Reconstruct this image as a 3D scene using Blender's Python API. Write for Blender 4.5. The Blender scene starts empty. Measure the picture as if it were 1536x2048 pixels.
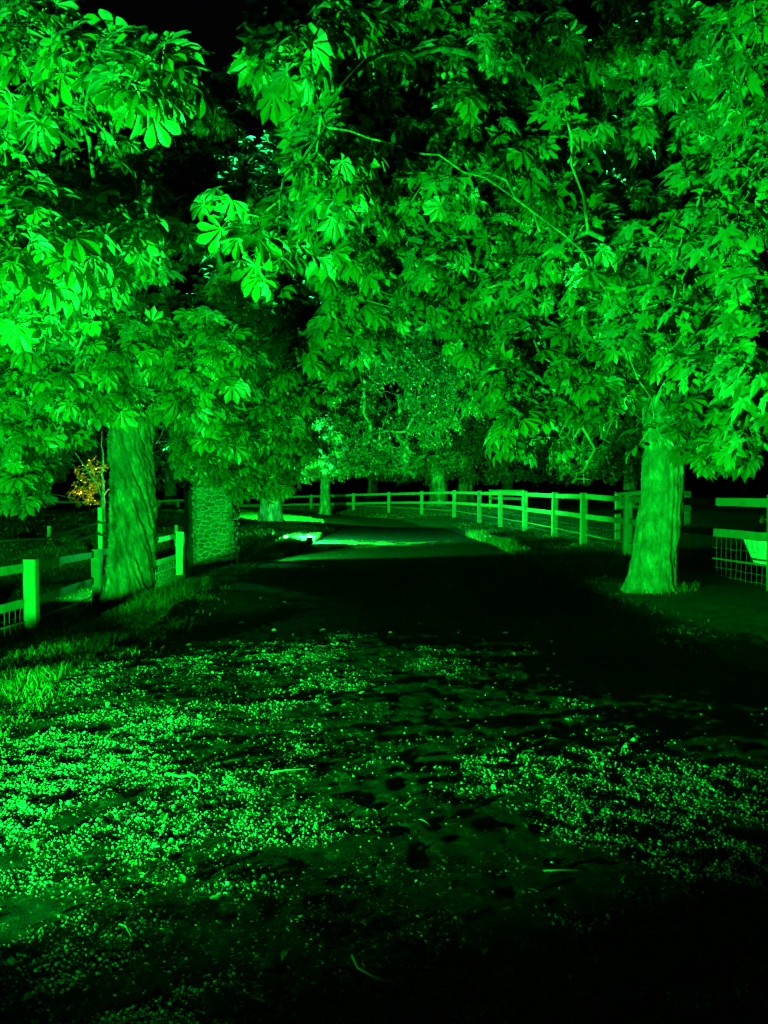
import bpy, math, random
import numpy as np
from mathutils import Vector, Matrix

# ------------------------------------------------------------------ camera, sky, lamps, exposure
scene = bpy.context.scene
EYE = 1.6
FPX = 1538.0                     # focal length in pixels of the 1536 x 2048 photograph
PITCH = math.atan(49 / FPX)      # the horizon sits 49 px above the middle
cam_d = bpy.data.cameras.new('camera'); cam = bpy.data.objects.new('camera', cam_d)
scene.collection.objects.link(cam); scene.camera = cam
cam.location = (0, 0, EYE); cam.rotation_euler = (math.pi / 2 - PITCH, 0, 0)
cam_d.sensor_fit = 'VERTICAL'; cam_d.sensor_height = 36; cam_d.lens = 36 * FPX / 2048
cam_d.clip_start = 0.05; cam_d.clip_end = 900

world = bpy.data.worlds.new('World'); scene.world = world; world.use_nodes = True
wn = world.node_tree; bgn = wn.nodes['Background']
sky = wn.nodes.new('ShaderNodeTexSky'); sky.sky_type = 'NISHITA'; sky.sun_disc = False
sky.sun_elevation = math.radians(-4.0); sky.sun_rotation = math.radians(200)
wn.links.new(sky.outputs[0], bgn.inputs['Color']); bgn.inputs['Strength'].default_value = 0.012

scene.view_settings.view_transform = 'Standard'; scene.view_settings.look = 'None'
scene.view_settings.exposure = 2.3; scene.view_settings.gamma = 1.0
scene.render.resolution_x = 768; scene.render.resolution_y = 1024
scene.cycles.max_bounces = 4; scene.cycles.diffuse_bounces = 2; scene.cycles.glossy_bounces = 1
scene.cycles.transmission_bounces = 2; scene.cycles.caustics_reflective = False; scene.cycles.caustics_refractive = False
scene.cycles.sample_clamp_indirect = 3.0

GREEN = (0.003, 1.0, 0.045); GREEN2 = (0.012, 1.0, 0.13); WARM = (0.9, 0.66, 0.02)
# position, aim, watts, cone (degrees), colour, radius, blend
LAMPS = {
    'near':  ((-2.75, 1.25, 0.175), (-1.0, 9.0, 3.9), 4100, 123, GREEN, .032, .45),
    'verge': ((-1.95, 20.25, 0.20), (-1.4, 23.0, 3.4), 3800, 174, GREEN2, .05, .3),
    'leaf':  ((-2.62, 20.5, 0.30), (-4.0, 15.8, 5.2), 1300, 106, GREEN2, .04, .5),  # added fill for the low chestnut leaves
    'pier':  ((-3.45, 16.5, 0.45), (4.6, 20.6, 1.9), 2100, 64, GREEN, .05, .4),  # added unseen fill for the right fence posts
    'back':  ((7.6, 21.0, 0.9), (2.5, 56.0, 12.5), 12000, 44, GREEN, .05, .4),  # added unseen fill for the trees behind the paddock
    'rear_fill':  ((0.9, -1.8, 0.62), (-5.2, 13.5, 2.5), 1500, 29, GREEN, .05, .5),  # added unseen fill for the left fence, trunk and pier
    'field': ((-4.75, 14.2, 0.0), (-12.5, 27.0, 2.4), 1200, 90, GREEN, .05, .5),  # added unseen fill for the left field
    'right': ((4.7, 6.0, 0.45), (1.9, 8.8, 6.6), 600, 84, GREEN, .05, .5),  # added unseen fill for the upper right canopy
    'far':   ((-4.35, 28.6, 0.62), (1.5, 40.0, 5.6), 3000, 160, GREEN, .05, .2),
    'warm':  ((-7.95, 24.6, 0.25), (-8.7, 23.2, 2.2), 420, 64, WARM, .05, .4),
}

# ------------------------------------------------------------------ helpers
rng = np.random.default_rng(11); random.seed(4)
R = math.radians
def P(px, py, d):
    """world point seen at photo pixel (px, py) and world depth y = d"""
    v = Vector(((px - 768) / FPX, -(py - 1024) / FPX, -1.0)); v.rotate(cam.rotation_euler)
    v *= d / v.y
    return np.array((v.x, v.y, v.z + EYE))

def _h(ix, iy, iz, s):
    n = (ix.astype(np.int64) * 374761393 + iy.astype(np.int64) * 668265263 + iz.astype(np.int64) * 2147483647 + s * 1274126177) & 0xffffffff
    n = ((n ^ (n >> 13)) * 1274126177) & 0xffffffff
    n = ((n ^ (n >> 16)) * 2246822519) & 0xffffffff
    return ((n ^ (n >> 15)) & 0xffffff) / float(0xffffff)
def noise(x, y, z=None, s=0):
    x = np.asarray(x, float); y = np.asarray(y, float); z = np.zeros_like(x) if z is None else np.asarray(z, float)
    ix, iy, iz = np.floor(x), np.floor(y), np.floor(z)
    fx, fy, fz = x - ix, y - iy, z - iz
    fx, fy, fz = [f * f * (3 - 2 * f) for f in (fx, fy, fz)]
    r = 0
    for a in (0, 1):
        for b in (0, 1):
            for c in (0, 1):
                w = (fx if a else 1 - fx) * (fy if b else 1 - fy) * (fz if c else 1 - fz)
                r = r + w * _h(ix + a, iy + b, iz + c, s)
    return r * 2 - 1
def fbm(x, y, z=None, s=0, o=3):
    r = 0; a = 1.0; k = 1.0
    for i in range(o):
        r = r + a * noise(np.asarray(x) * k, np.asarray(y) * k, None if z is None else np.asarray(z) * k, s + i); a *= .5; k *= 2.03
    return r

def mesh(name, verts, faces, smooth=False, tint=None, uv=None):
    """faces: list of int arrays (n,3) or (n,4)"""
    me = bpy.data.meshes.new(name)
    verts = np.asarray(verts, np.float32); me.vertices.add(len(verts)); me.vertices.foreach_set('co', verts.ravel())
    fl = [np.asarray(f, np.int32) for f in (faces if isinstance(faces, list) else [faces]) if len(f)]
    li = np.concatenate([f.ravel() for f in fl]); tot = np.concatenate([np.full(len(f), f.shape[1], np.int32) for f in fl])
    st = np.concatenate([[0], np.cumsum(tot)[:-1]]).astype(np.int32)
    me.loops.add(len(li)); me.loops.foreach_set('vertex_index', li)
    me.polygons.add(len(tot)); me.polygons.foreach_set('loop_start', st)
    me.polygons.foreach_set('use_smooth', np.full(len(tot), smooth))
    if tint is not None:
        a = me.attributes.new('tint', 'FLOAT', 'POINT'); a.data.foreach_set('value', np.asarray(tint, np.float32))
    if uv is not None:
        a = me.attributes.new('luv', 'FLOAT_VECTOR', 'POINT'); a.data.foreach_set('vector', np.asarray(uv, np.float32).ravel())
    me.update(); me.validate()
    return me

def wloc(o):
    v = Vector((0, 0, 0))
    while o is not None: v += o.location; o = o.parent
    return np.array(v)
def obj(name, me, mat, parent=None, label=None, cat=None, group=None, kind=None, loc=None):
    """mesh given in world coordinates, re-based on its parent (or on loc)"""
    base = wloc(parent) if parent is not None else (np.array(loc, float) if loc is not None else np.zeros(3))
    if base.any():
        me.transform(Matrix.Translation(Vector(-base)))
    o = bpy.data.objects.new(name, me); scene.collection.objects.link(o)
    if parent is not None: o.parent = parent
    elif loc is not None: o.location = Vector([float(c) for c in loc])
    if mat: me.materials.append(mat)
    tag(o, label, cat, group, kind)
    return o
def tag(o, label=None, cat=None, group=None, kind=None):
    if label: o['label'] = label
    if cat: o['category'] = cat
    if group: o['group'] = group
    if kind: o['kind'] = kind
def thing(name, label, cat, loc, group=None):
    o = bpy.data.objects.new(name, None); scene.collection.objects.link(o); o.location = [float(c) for c in loc]
    o.empty_display_size = .2
    tag(o, label, cat, group); return o

class MB:
    def __init__(s): s.v = []; s.q = []; s.t = []; s.n = 0
    def add(s, v, q=None, t=None):
        v = np.asarray(v, float); s.v.append(v)
        if q is not None and len(q): s.q.append(np.asarray(q) + s.n)
        if t is not None and len(t): s.t.append(np.asarray(t) + s.n)
        s.n += len(v)
    def box(s, a, b, w, h, up=(0, 0, 1), jit=0.0):
        """a bevelled bar of section w x h from a to b"""
        a = np.array(a, float); b = np.array(b, float); d = b - a; L = np.linalg.norm(d); d = d / L
        up = np.array(up, float)
        if abs(d @ up) > .95: up = np.array((0, 1.0, 0))
        sx = np.cross(d, up); sx /= np.linalg.norm(sx); uz = np.cross(sx, d)
        c = min(w, h) * .1; hw, hh = w / 2, h / 2
        prof = [(-hw + c, -hh), (hw - c, -hh), (hw, -hh + c), (hw, hh - c), (hw - c, hh), (-hw + c, hh), (-hw, hh - c), (-hw, -hh + c)]
        nseg = max(1, int(L / .35)) if jit else 1
        rings = []; ts = [0, c / L] + [(i + 1) / (nseg + 1) for i in range(nseg)] + [1 - c / L, 1]
        for k, t in enumerate(ts):
            e = .93 if k in (0, len(ts) - 1) else 1.0
            j = rng.normal(0, jit, 2) if jit else (0, 0)
            rings.append([a + d * L * t + sx * (x * e + j[0]) + uz * (y * e + j[1]) for x, y in prof])
        v = np.array(rings).reshape(-1, 3); q = []
        for k in range(len(ts) - 1):
            for i in range(8): q.append((k * 8 + i, k * 8 + (i + 1) % 8, k * 8 + 8 + (i + 1) % 8, k * 8 + 8 + i))
        e0 = len(v); v = np.vstack([v, a, b]); t_ = []
        o = (len(ts) - 1) * 8
        for i in range(8): t_.append((e0, (i + 1) % 8, i)); t_.append((e0 + 1, o + i, o + (i + 1) % 8))
        s.add(v, q, t_)
    def tube(s, pts, rad, n=6, cap=True):
        pts = np.asarray(pts, float); m = len(pts); rad = np.broadcast_to(np.asarray(rad, float), (m,))
        tan = np.gradient(pts, axis=0); tan /= np.linalg.norm(tan, axis=1)[:, None] + 1e-9
        ref = np.array((0, 0, 1.0)) if abs(tan[0][2]) < .9 else np.array((1.0, 0, 0))
        v = []
        for k in range(m):
            u = np.cross(tan[k], ref); u /= np.linalg.norm(u) + 1e-9; w = np.cross(tan[k], u); ref = -np.cross(tan[k], u) * 0 + np.cross(u, tan[k])
            for i in range(n):
                a = 2 * math.pi * i / n; v.append(pts[k] + rad[k] * (math.cos(a) * u + math.sin(a) * w))
        q = [(k * n + i, k * n + (i + 1) % n, k * n + n + (i + 1) % n, k * n + n + i) for k in range(m - 1) for i in range(n)]
        t = []
        if cap:
            v += [pts[0], pts[-1]]; e = m * n
            for i in range(n): t.append((e, (i + 1) % n, i)); t.append((e + 1, (m - 1) * n + i, (m - 1) * n + (i + 1) % n))
        s.add(v, q, t)
    def frusta(s, A, B, ra, rb, n=5):
        """many short tapered tubes at once"""
        A = np.asarray(A, float); B = np.asarray(B, float)
        if not len(A): return
        d = B - A; d /= np.linalg.norm(d, axis=1)[:, None] + 1e-9
        ref = np.where(np.abs(d[:, 2:3]) < .9, np.array([[0, 0, 1.0]]), np.array([[1.0, 0, 0]]))
        u = np.cross(d, ref); u /= np.linalg.norm(u, axis=1)[:, None]; w = np.cross(d, u)
        an = 2 * np.pi * np.arange(n) / n; c = np.cos(an)[None, :, None]; si = np.sin(an)[None, :, None]
        off = c * u[:, None] + si * w[:, None]
        ra = np.asarray(ra)[:, None, None]; rb = np.asarray(rb)[:, None, None]
        V = np.concatenate([A[:, None] + off * ra, B[:, None] + off * rb], 1).reshape(-1, 3)
        base = np.arange(len(A)) * 2 * n; q = []
        for i in range(n): q.append(np.stack([base + i, base + (i + 1) % n, base + n + (i + 1) % n, base + n + i], 1))
        s.add(V, np.concatenate(q))
    def mesh(s, name, smooth=False):
        f = []
        if s.q: f.append(np.concatenate(s.q))
        if s.t: f.append(np.concatenate(s.t))
        return mesh(name, np.concatenate(s.v), f, smooth)

# ------------------------------------------------------------------ materials
def newmat(name):
    m = bpy.data.materials.new(name); m.use_nodes = True; nt = m.node_tree
    for n in list(nt.nodes): nt.nodes.remove(n)
    out = nt.nodes.new('ShaderNodeOutputMaterial')
    return m, nt, out
def N(nt, t, **k):
    n = nt.nodes.new(t)
    for a, b in k.items():
        if hasattr(n, a) and a not in ('inputs',): setattr(n, a, b)
        else: n.inputs[a].default_value = b
    return n
def ramp(nt, fac, stops):
    r = nt.nodes.new('ShaderNodeValToRGB'); el = r.color_ramp.elements
    while len(el) < len(stops): el.new(.5)
    for e, (p, c) in zip(el, stops): e.position = p; e.color = (*c, 1)
    nt.links.new(fac, r.inputs[0]); return r.outputs[0]
def surf(name, stops, scale=8, rough=.85, bump=.4, bscale=30, stretch=(1, 1, 1), detail=6, spec=.3, bdist=.02):
    m, nt, out = newmat(name); L = nt.links.new
    tc = N(nt, 'ShaderNodeTexCoord'); mp = N(nt, 'ShaderNodeMapping'); mp.inputs['Scale'].default_value = stretch
    L(tc.outputs['Object'], mp.inputs[0])
    n1 = N(nt, 'ShaderNodeTexNoise'); n1.inputs['Scale'].default_value = scale; n1.inputs['Detail'].default_value = detail; n1.inputs['Roughness'].default_value = .65
    L(mp.outputs[0], n1.inputs['Vector'])
    p = N(nt, 'ShaderNodeBsdfPrincipled'); p.inputs['Roughness'].default_value = rough; p.inputs['Specular IOR Level'].default_value = spec
    L(ramp(nt, n1.outputs[0], stops), p.inputs['Base Color'])
    n2 = N(nt, 'ShaderNodeTexNoise'); n2.inputs['Scale'].default_value = bscale; n2.inputs['Detail'].default_value = 8; n2.inputs['Roughness'].default_value = .7
    L(mp.outputs[0], n2.inputs['Vector'])
    b = N(nt, 'ShaderNodeBump'); b.inputs['Strength'].default_value = bump; b.inputs['Distance'].default_value = bdist
    L(n2.outputs[0], b.inputs['Height']); L(b.outputs[0], p.inputs['Normal']); L(p.outputs[0], out.inputs[0])
    return m
def leafmat(name, dark, light, trans=.35, veins=True, gloss=.10, rough=.38):
    m, nt, out = newmat(name); L = nt.links.new
    at = N(nt, 'ShaderNodeAttribute'); at.attribute_name = 'tint'
    col = ramp(nt, at.outputs['Fac'], [(0, dark), (1, light)])
    dif = N(nt, 'ShaderNodeBsdfDiffuse'); tr = N(nt, 'ShaderNodeBsdfTranslucent'); gl = N(nt, 'ShaderNodeBsdfGlossy')
    gl.inputs['Roughness'].default_value = rough; gl.inputs['Color'].default_value = (1, 1, 1, 1)
    mx = N(nt, 'ShaderNodeMixShader'); mx.inputs[0].default_value = trans
    m2 = N(nt, 'ShaderNodeMixShader'); fr = N(nt, 'ShaderNodeFresnel'); fr.inputs[0].default_value = 1.4
    mu = N(nt, 'ShaderNodeMath'); mu.operation = 'MULTIPLY'; mu.inputs[1].default_value = gloss * 8
    L(fr.outputs[0], mu.inputs[0])
    if veins:
        uvn = N(nt, 'ShaderNodeAttribute'); uvn.attribute_name = 'luv'
        sp = N(nt, 'ShaderNodeSeparateXYZ'); L(uvn.outputs['Vector'], sp.inputs[0])
        ab = N(nt, 'ShaderNodeMath'); ab.operation = 'ABSOLUTE'; L(sp.outputs[1], ab.inputs[0])
        k = N(nt, 'ShaderNodeMath'); k.operation = 'MULTIPLY_ADD'; L(ab.outputs[0], k.inputs[0]); k.inputs[1].default_value = -.35; L(sp.outputs[0], k.inputs[2])
        w = N(nt, 'ShaderNodeMath'); w.operation = 'MULTIPLY'; L(k.outputs[0], w.inputs[0]); w.inputs[1].default_value = 62.0
        si = N(nt, 'ShaderNodeMath'); si.operation = 'SINE'; L(w.outputs[0], si.inputs[0])
        mid = N(nt, 'ShaderNodeMath'); mid.operation = 'MULTIPLY'; L(ab.outputs[0], mid.inputs[0]); mid.inputs[1].default_value = 60.
        mn = N(nt, 'ShaderNodeMath'); mn.operation = 'MINIMUM'; L(mid.outputs[0], mn.inputs[0]); mn.inputs[1].default_value = 1.5
        ad = N(nt, 'ShaderNodeMath'); ad.operation = 'ADD'; L(si.outputs[0], ad.inputs[0]); L(mn.outputs[0], ad.inputs[1])
        b = N(nt, 'ShaderNodeBump'); b.inputs['Strength'].default_value = .12; b.inputs['Distance'].default_value = .003
        L(ad.outputs[0], b.inputs['Height'])
        for x in (dif, tr, gl): L(b.outputs[0], x.inputs['Normal'])
        # paler ribs
        mr = N(nt, 'ShaderNodeMapRange'); mr.inputs[1].default_value = 1.9; mr.inputs[2].default_value = 2.5; L(ad.outputs[0], mr.inputs[0])
        mc = N(nt, 'ShaderNodeMix'); mc.data_type = 'RGBA'; mc.blend_type = 'MULTIPLY'
        mc.inputs[0].default_value = 1.0
        dk = ramp(nt, mr.outputs[0], [(0, (1, 1, 1)), (1, (.88, .88, .88))])
        L(col, mc.inputs[6]); L(dk, mc.inputs[7]); col = mc.outputs[2]
    L(col, dif.inputs[0]); L(col, tr.inputs[0])
    L(dif.outputs[0], mx.inputs[1]); L(tr.outputs[0], mx.inputs[2])
    L(mu.outputs[0], m2.inputs[0]); L(mx.outputs[0], m2.inputs[1]); L(gl.outputs[0], m2.inputs[2]); L(m2.outputs[0], out.inputs[0])
    return m
def emis(name, col, s):
    m, nt, out = newmat(name); e = N(nt, 'ShaderNodeEmission'); e.inputs[0].default_value = (*col, 1); e.inputs[1].default_value = s
    nt.links.new(e.outputs[0], out.inputs[0]); return m

M = dict(
    chestnut=leafmat('chestnut_leaf', (.025, .055, .006), (.06, .13, .012)),
    maple=leafmat('sycamore_leaf', (.03, .06, .008), (.05, .10, .012), veins=False, gloss=.05, rough=.5),
    fine=leafmat('fine_leaf', (.03, .06, .008), (.06, .12, .012), veins=False),
    yellow=leafmat('autumn_leaf', (.10, .085, .01), (.22, .16, .02), veins=False, gloss=.03),
    blade=leafmat('grass_blade', (.04, .085, .012), (.10, .17, .02), veins=False, trans=.45, gloss=.04),
    litter=leafmat('fallen_leaf', (.05, .06, .02), (.12, .14, .05), veins=False, trans=.1, gloss=.05),
    bark=surf('bark', [(.36, (.025, .032, .013)), (.5, (.08, .10, .045)), (.6, (.14, .17, .09)), (.7, (.30, .34, .22))], 7, .9, 1.0, 34, (1, 1, .3), bdist=.05),
    pale_bark=surf('pale_bark', [(.34, (.07, .09, .04)), (.5, (.13, .16, .08)), (.6, (.19, .23, .13)), (.7, (.32, .36, .24))], 8, .9, 1.0, 40, (1, 1, .7), bdist=.04, detail=9),
    twig=surf('twig_bark', [(.3, (.08, .09, .05)), (.7, (.14, .15, .09))], 20, .8, .3, 60),
    wood=surf('fence_timber', [(.3, (.07, .10, .045)), (.6, (.13, .16, .08)), (.8, (.20, .24, .13))], 7, .85, .5, 22, (1, 1, 1), bdist=.01),
    dark=surf('dark_timber_and_shade', [(.3, (.006, .006, .005)), (.7, (.012, .012, .01))], 8, .9, .4, 30),  # dark rails; on the gate post it also paints the trunk's shadow
    wire=surf('wire', [(.3, (.10, .11, .10)), (.7, (.16, .17, .15))], 20, .5, .1, 40),
    stone=surf('rubble_stone', [(.35, (.03, .04, .022)), (.5, (.07, .085, .05)), (.68, (.15, .17, .11))], 5, .9, .8, 45),
    mortar=surf('mortar', [(.3, (.16, .18, .12)), (.7, (.26, .28, .2))], 20, .95, .8, 60),
    grit=surf('grit', [(.40, (.005, .0065, .004)), (.56, (.011, .014, .009)), (.66, (.05, .06, .045)), (.8, (.12, .14, .11))], 16, .9, 1.0, 130, spec=.08, detail=12, bdist=.02),
    soil=surf('verge_soil', [(.35, (.012, .018, .007)), (.6, (.025, .040, .012)), (.8, (.05, .075, .02))], 3, .95, .8, 30),
    pebble=surf('gravel', [(.32, (.03, .035, .03)), (.5, (.10, .115, .097)), (.67, (.36, .40, .35))], 60, .75, .3, 90),
    pale=surf('pale_plastic', [(.3, (.45, .48, .42)), (.7, (.62, .65, .58))], 9, .5, .2, 20),
    metal=surf('lamp_housing', [(.3, (.015, .015, .015)), (.7, (.03, .03, .03))], 20, .6, .1, 40),
    conker=surf('conker_husk', [(.3, (.07, .13, .03)), (.7, (.12, .2, .05))], 20, .6, .6, 60),
)

# ------------------------------------------------------------------ terrain
CP = [  # x, y, z control heights
    (0, 0, 0), (-2.75, 1.25, .0), (-1, 3, .07), (.9, 2.7, .13), (1.2, 2.0, .08), (3, 1, .1), (-2.3, 6.4, .14), (-.5, 5.6, .13), (1.4, 4.7, .16), (2.4, 4.1, .25), (3.2, 3.2, .24),
    (-1.6, 8.6, .10), (-.6, 7.6, .19), (.2, 7.9, .22), (1.1, 7.5, .22), (1.6, 8.6, .05), (2.6, 6, .12), (-2.6, 5.2, .06), (-2.6, 8.2, .0), (-4, 7, -.16), (-4.3, 5, -.1),
    (-4.65, 10.1, -.43), (-5.18, 13.9, -.6), (-4.03, 12.2, -.33), (-4.65, 17.5, -.42), (-3.9, 17, -.30), (-3.4, 15.5, -.17), (-3, 11, .17), (-3.4, 12.8, .04), (-2.9, 14, .16), (-3.0, 9.6, .10), (-3.1, 6.5, .05), (-3.0, 8.4, .02), (-1, 12, .05), (0, 16, .08), (1.5, 12, .1),
    (-5.5, 2, -.2), (-5, -4, -.1), (3, -4, .1), (5, 2, .3),
    (-3.1, 18, -.05), (-1.95, 20.1, .10), (-2.0, 19.4, .0), (-2.6, 22, .24), (-4, 27, .38), (-6, 27, .3), (-3, 31, .36), (0, 21, .05), (2.75, 19, .18), (0, 30, .14), (2, 26, .17), (-1, 37, .22), (-5, 38, .34),
    (3.6, 10, .31), (4.8, 9.7, .30), (4.65, 17.9, .24), (4.83, 15.2, .24), (4.3, 23.6, .26), (3.2, 33.2, .33), (-1.6, 41, .39), (3, 8, .16), (3.0, 14, .2), (7, 12, .28), (8, 20, .45), (8, 35, .5),
    (-8, 10, -.6), (-8, 15, -.55), (-9, 20, .08), (-14, 14, -.6), (-14, 25, .45), (-10, 34, .62), (-18, 45, .45), (-8, 45, .45), (-25, 20, -.2), (2, 50, .5), (14, 50, .6), (12, 4, .6), (-12, 0, -.4), (0, -15, 0),
    (0, 70, .7), (-40, 70, .7), (40, 70, .8), (40, 20, .7), (-45, 20, 0), (-40, -20, 0), (40, -20, .4)]
_c = np.array(CP, float)
def _k(r2): return np.where(r2 > 1e-12, r2 * np.log(r2 + 1e-12), 0) * .5
def _tps():
    n = len(_c); K = _k(((_c[:, None, :2] - _c[None, :, :2]) ** 2).sum(-1)); K += np.eye(n) * .6
    Pm = np.c_[np.ones(n), _c[:, :2]]
    A = np.block([[K, Pm], [Pm.T, np.zeros((3, 3))]])
    return np.linalg.solve(A, np.r_[_c[:, 2], 0, 0, 0])
_w = _tps()
def base_h(x, y):
    x = np.clip(np.asarray(x, float), -45, 45); y = np.clip(np.asarray(y, float), -20, 75)
    r = _w[-3] + _w[-2] * x + _w[-1] * y
    for i in range(len(_c)): r = r + _w[i] * _k((x - _c[i, 0]) ** 2 + (y - _c[i, 1]) ** 2)
    return r
def ground(x, y):
    x = np.asarray(x, float); y = np.asarray(y, float)
    z = base_h(x, y)
    near = np.clip((9.5 - y) / 3, 0, 1)
    amp = .35 + .65 * near
    z = z + amp * (.009 * fbm(x * 1.1, y * 1.5, s=3, o=2) + .0055 * fbm(x * 2.2 + y * 1.0, y * 6.5 - x * 1.6, s=9, o=3))
    lx, ly = x + 2.75, y - 1.25; rr = np.hypot(lx, ly); az = np.arctan2(lx, ly)
    z = np.maximum(z, 0) * np.exp(-((rr - .6) / .17) ** 2) * 0 + z + (.120 + .031 * np.clip((az - .45) / .45, 0, 1.15) + .010 * fbm(x * 6, y * 6, s=51, o=2)) * np.exp(-((rr - .6) / .17) ** 2) * (az > -.35) * (az < 2.4)  # unseen lip added round the near lamp to shade the closest ground
    z = z + near * (.006 * fbm(x * 13, y * 13, s=21, o=2))
    return z
def gz(x, y): return float(ground(np.array([x]), np.array([y]))[0])
def left_edge(y): return np.interp(y, [0, 5.2, 8.2, 12, 15, 20, 24, 30, 38, 45], [-2.9, -2.65, -2.5, -2.6, -2.75, -1.9, -1.6, -2.4, -5.5, -12])
def right_edge(y): return np.interp(y, [0, 6, 12, 19, 26, 32, 38, 45], [3.2, 2.9, 2.8, 2.7, 2.2, .9, -2.0, -9])

def axis(lo, a, b, hi, step, g=1.12):
    c = [a]
    while c[-1] < b: c.append(c[-1] + step)
    r = [c[-1]]; s = step
    while r[-1] < hi: s *= g; r.append(r[-1] + s)
    l = [a]; s = step
    while l[-1] > lo: s *= g; l.append(l[-1] - s)
    return np.array(l[:0:-1] + c + r[1:])
def build_ground():
    X = axis(-240, -4.6, 4.0, 240, .032); Y = axis(-60, 0.9, 8.6, 300, .032, 1.03)
    gx, gy = np.meshgrid(X, Y); v = np.stack([gx.ravel(), gy.ravel(), ground(gx.ravel(), gy.ravel())], 1)
    nx, ny = len(X), len(Y)
    i, j = np.meshgrid(np.arange(nx - 1), np.arange(ny - 1)); a = (j * nx + i).ravel()
    q = np.stack([a, a + 1, a + nx + 1, a + nx], 1)
    c = v[q].mean(1); wob = .12 * noise(c[:, 0] * 2, c[:, 1] * 2, s=5)
    road = (c[:, 0] > left_edge(c[:, 1]) + wob) & (c[:, 0] < right_edge(c[:, 1]) + wob) & (c[:, 1] < 46) & (c[:, 1] > -40)
    for nm, m_, mat in (('driveway', road, M['grit']), ('ground', ~road, M['soil'])):
        f = q[m_]; u, inv = np.unique(f, return_inverse=True)
        o = obj(nm, mesh(nm, v[u], inv.reshape(f.shape), smooth=True), mat, kind='structure')
build_ground()

# gravel on the drive and near ground, massed to paint lit patches and dark streaks
def scatter_stones():
    ico = []; t = (1 + 5 ** .5) / 2
    iv = np.array([(-1, t, 0), (1, t, 0), (-1, -t, 0), (1, -t, 0), (0, -1, t), (0, 1, t), (0, -1, -t), (0, 1, -t), (t, 0, -1), (t, 0, 1), (-t, 0, -1), (-t, 0, 1)]) / 1.9
    it0 = np.array([(0, 11, 5), (0, 5, 1), (0, 1, 7), (0, 7, 10), (0, 10, 11), (1, 5, 9), (5, 11, 4), (11, 10, 2), (10, 7, 6), (7, 1, 8), (3, 9, 4), (3, 4, 2), (3, 2, 6), (3, 6, 8), (3, 8, 9), (4, 9, 5), (2, 4, 11), (6, 2, 10), (8, 6, 7), (9, 8, 1)])
    n = 800000
    y = 1.9 + 8.1 * rng.random(n) ** 1.35; x = (rng.random(n) * 2 - 1) * (y * .56 + .5)
    k = (x > -4.4) & (x < 3.3); x, y = x[k], y[k]; n = len(x)
    lx, ly = x + 2.75, y - 1.25; az = np.arctan2(lx, ly); rr = np.hypot(lx, ly)
    dens = fbm(x * .8 + 5, y * 1.5, s=31, o=3) * .55 + .13 + .6 * fbm(x * 4, y * 8, s=41, o=3) + .75 * fbm(az * 15, rr * 1.1, s=43, o=3) - 1.3 * np.clip(1 - np.abs(y - (3.55 - .95 * (x - .1))) / .35, 0, 1) * (x > -.9) * (x < 1.6)  # bare streaks fan out from the near lamp like its raking shadows
    dens -= .4 * np.clip((x + .5), 0, 3)                       # thinner to the right
    dens += 1.35 * np.exp(-(((x - 1.35) / .9) ** 2 + ((y - 3.7) / .8) ** 2)) + .7 * np.exp(-(((x - .55) / .35) ** 2 + ((y - 2.75) / .35) ** 2))  # pale stones massed where light pools
    dens -= .9 * np.exp(-(((x - .2) / .45) ** 2 + ((y - 3.2) / .5) ** 2))
    dens -= 1.1 * np.exp(-(((x - .7) / .9) ** 2 + ((y - 4.9) / .7) ** 2)); dens += .22 * np.clip(-.3 - x, 0, 1)  # kept bare where the drive lies in shade
    dens -= np.clip(y - 5.6, 0, 3) * .4
    keep = rng.random(n) < np.clip(dens, .01, 1)
    keep &= x > left_edge(y) - .2
    x, y = x[keep], y[keep]; n = len(x)
    sc = .0011 + .0050 * rng.random(n) ** 6 + .008 * (rng.random(n) < .004) * rng.random(n) + .016 * (rng.random(n) < .0003) * rng.uniform(.5, 1, n)
    z = ground(x, y) + sc * .35
    A = rng.normal(0, 1, (n, 3, 3)); Q = np.linalg.qr(A)[0]
    S = sc[:, None] * (1 + .35 * rng.uniform(-1, 1, (n, 3)))
    jit = 1 + .18 * rng.uniform(-1, 1, (n, 12, 1))
    big = sc > .0028; ov = np.array([(1, 0, 0), (-1, 0, 0), (0, 1, 0), (0, -1, 0), (0, 0, 1), (0, 0, -1)], float)
    ot = np.array([(0, 2, 4), (2, 1, 4), (1, 3, 4), (3, 0, 4), (2, 0, 5), (1, 2, 5), (3, 1, 5), (0, 3, 5)])
    C = np.stack([x, y, z], 1)[:, None]
    Vb = np.einsum('nij,nkj->nki', Q[big], iv[None] * jit[big] * S[big][:, None, :]) + C[big]
    Vs = np.einsum('nij,nkj->nki', Q[~big], ov[None] * S[~big][:, None, :] * 1.15) + C[~big]
    nb, ns = int(big.sum()), int((~big).sum())
    V = np.concatenate([Vb.reshape(-1, 3), Vs.reshape(-1, 3)])
    F = np.concatenate([(it0[None] + (np.arange(nb) * 12)[:, None, None]).reshape(-1, 3), (ot[None] + (np.arange(ns) * 6)[:, None, None]).reshape(-1, 3) + nb * 12])
    print('stones', nb, ns)
    obj('gravel', mesh('gravel', V, F), M['pebble'], kind='stuff', label='loose pale gravel and grit scattered over the dark drive', cat='gravel')
scatter_stones()

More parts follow.
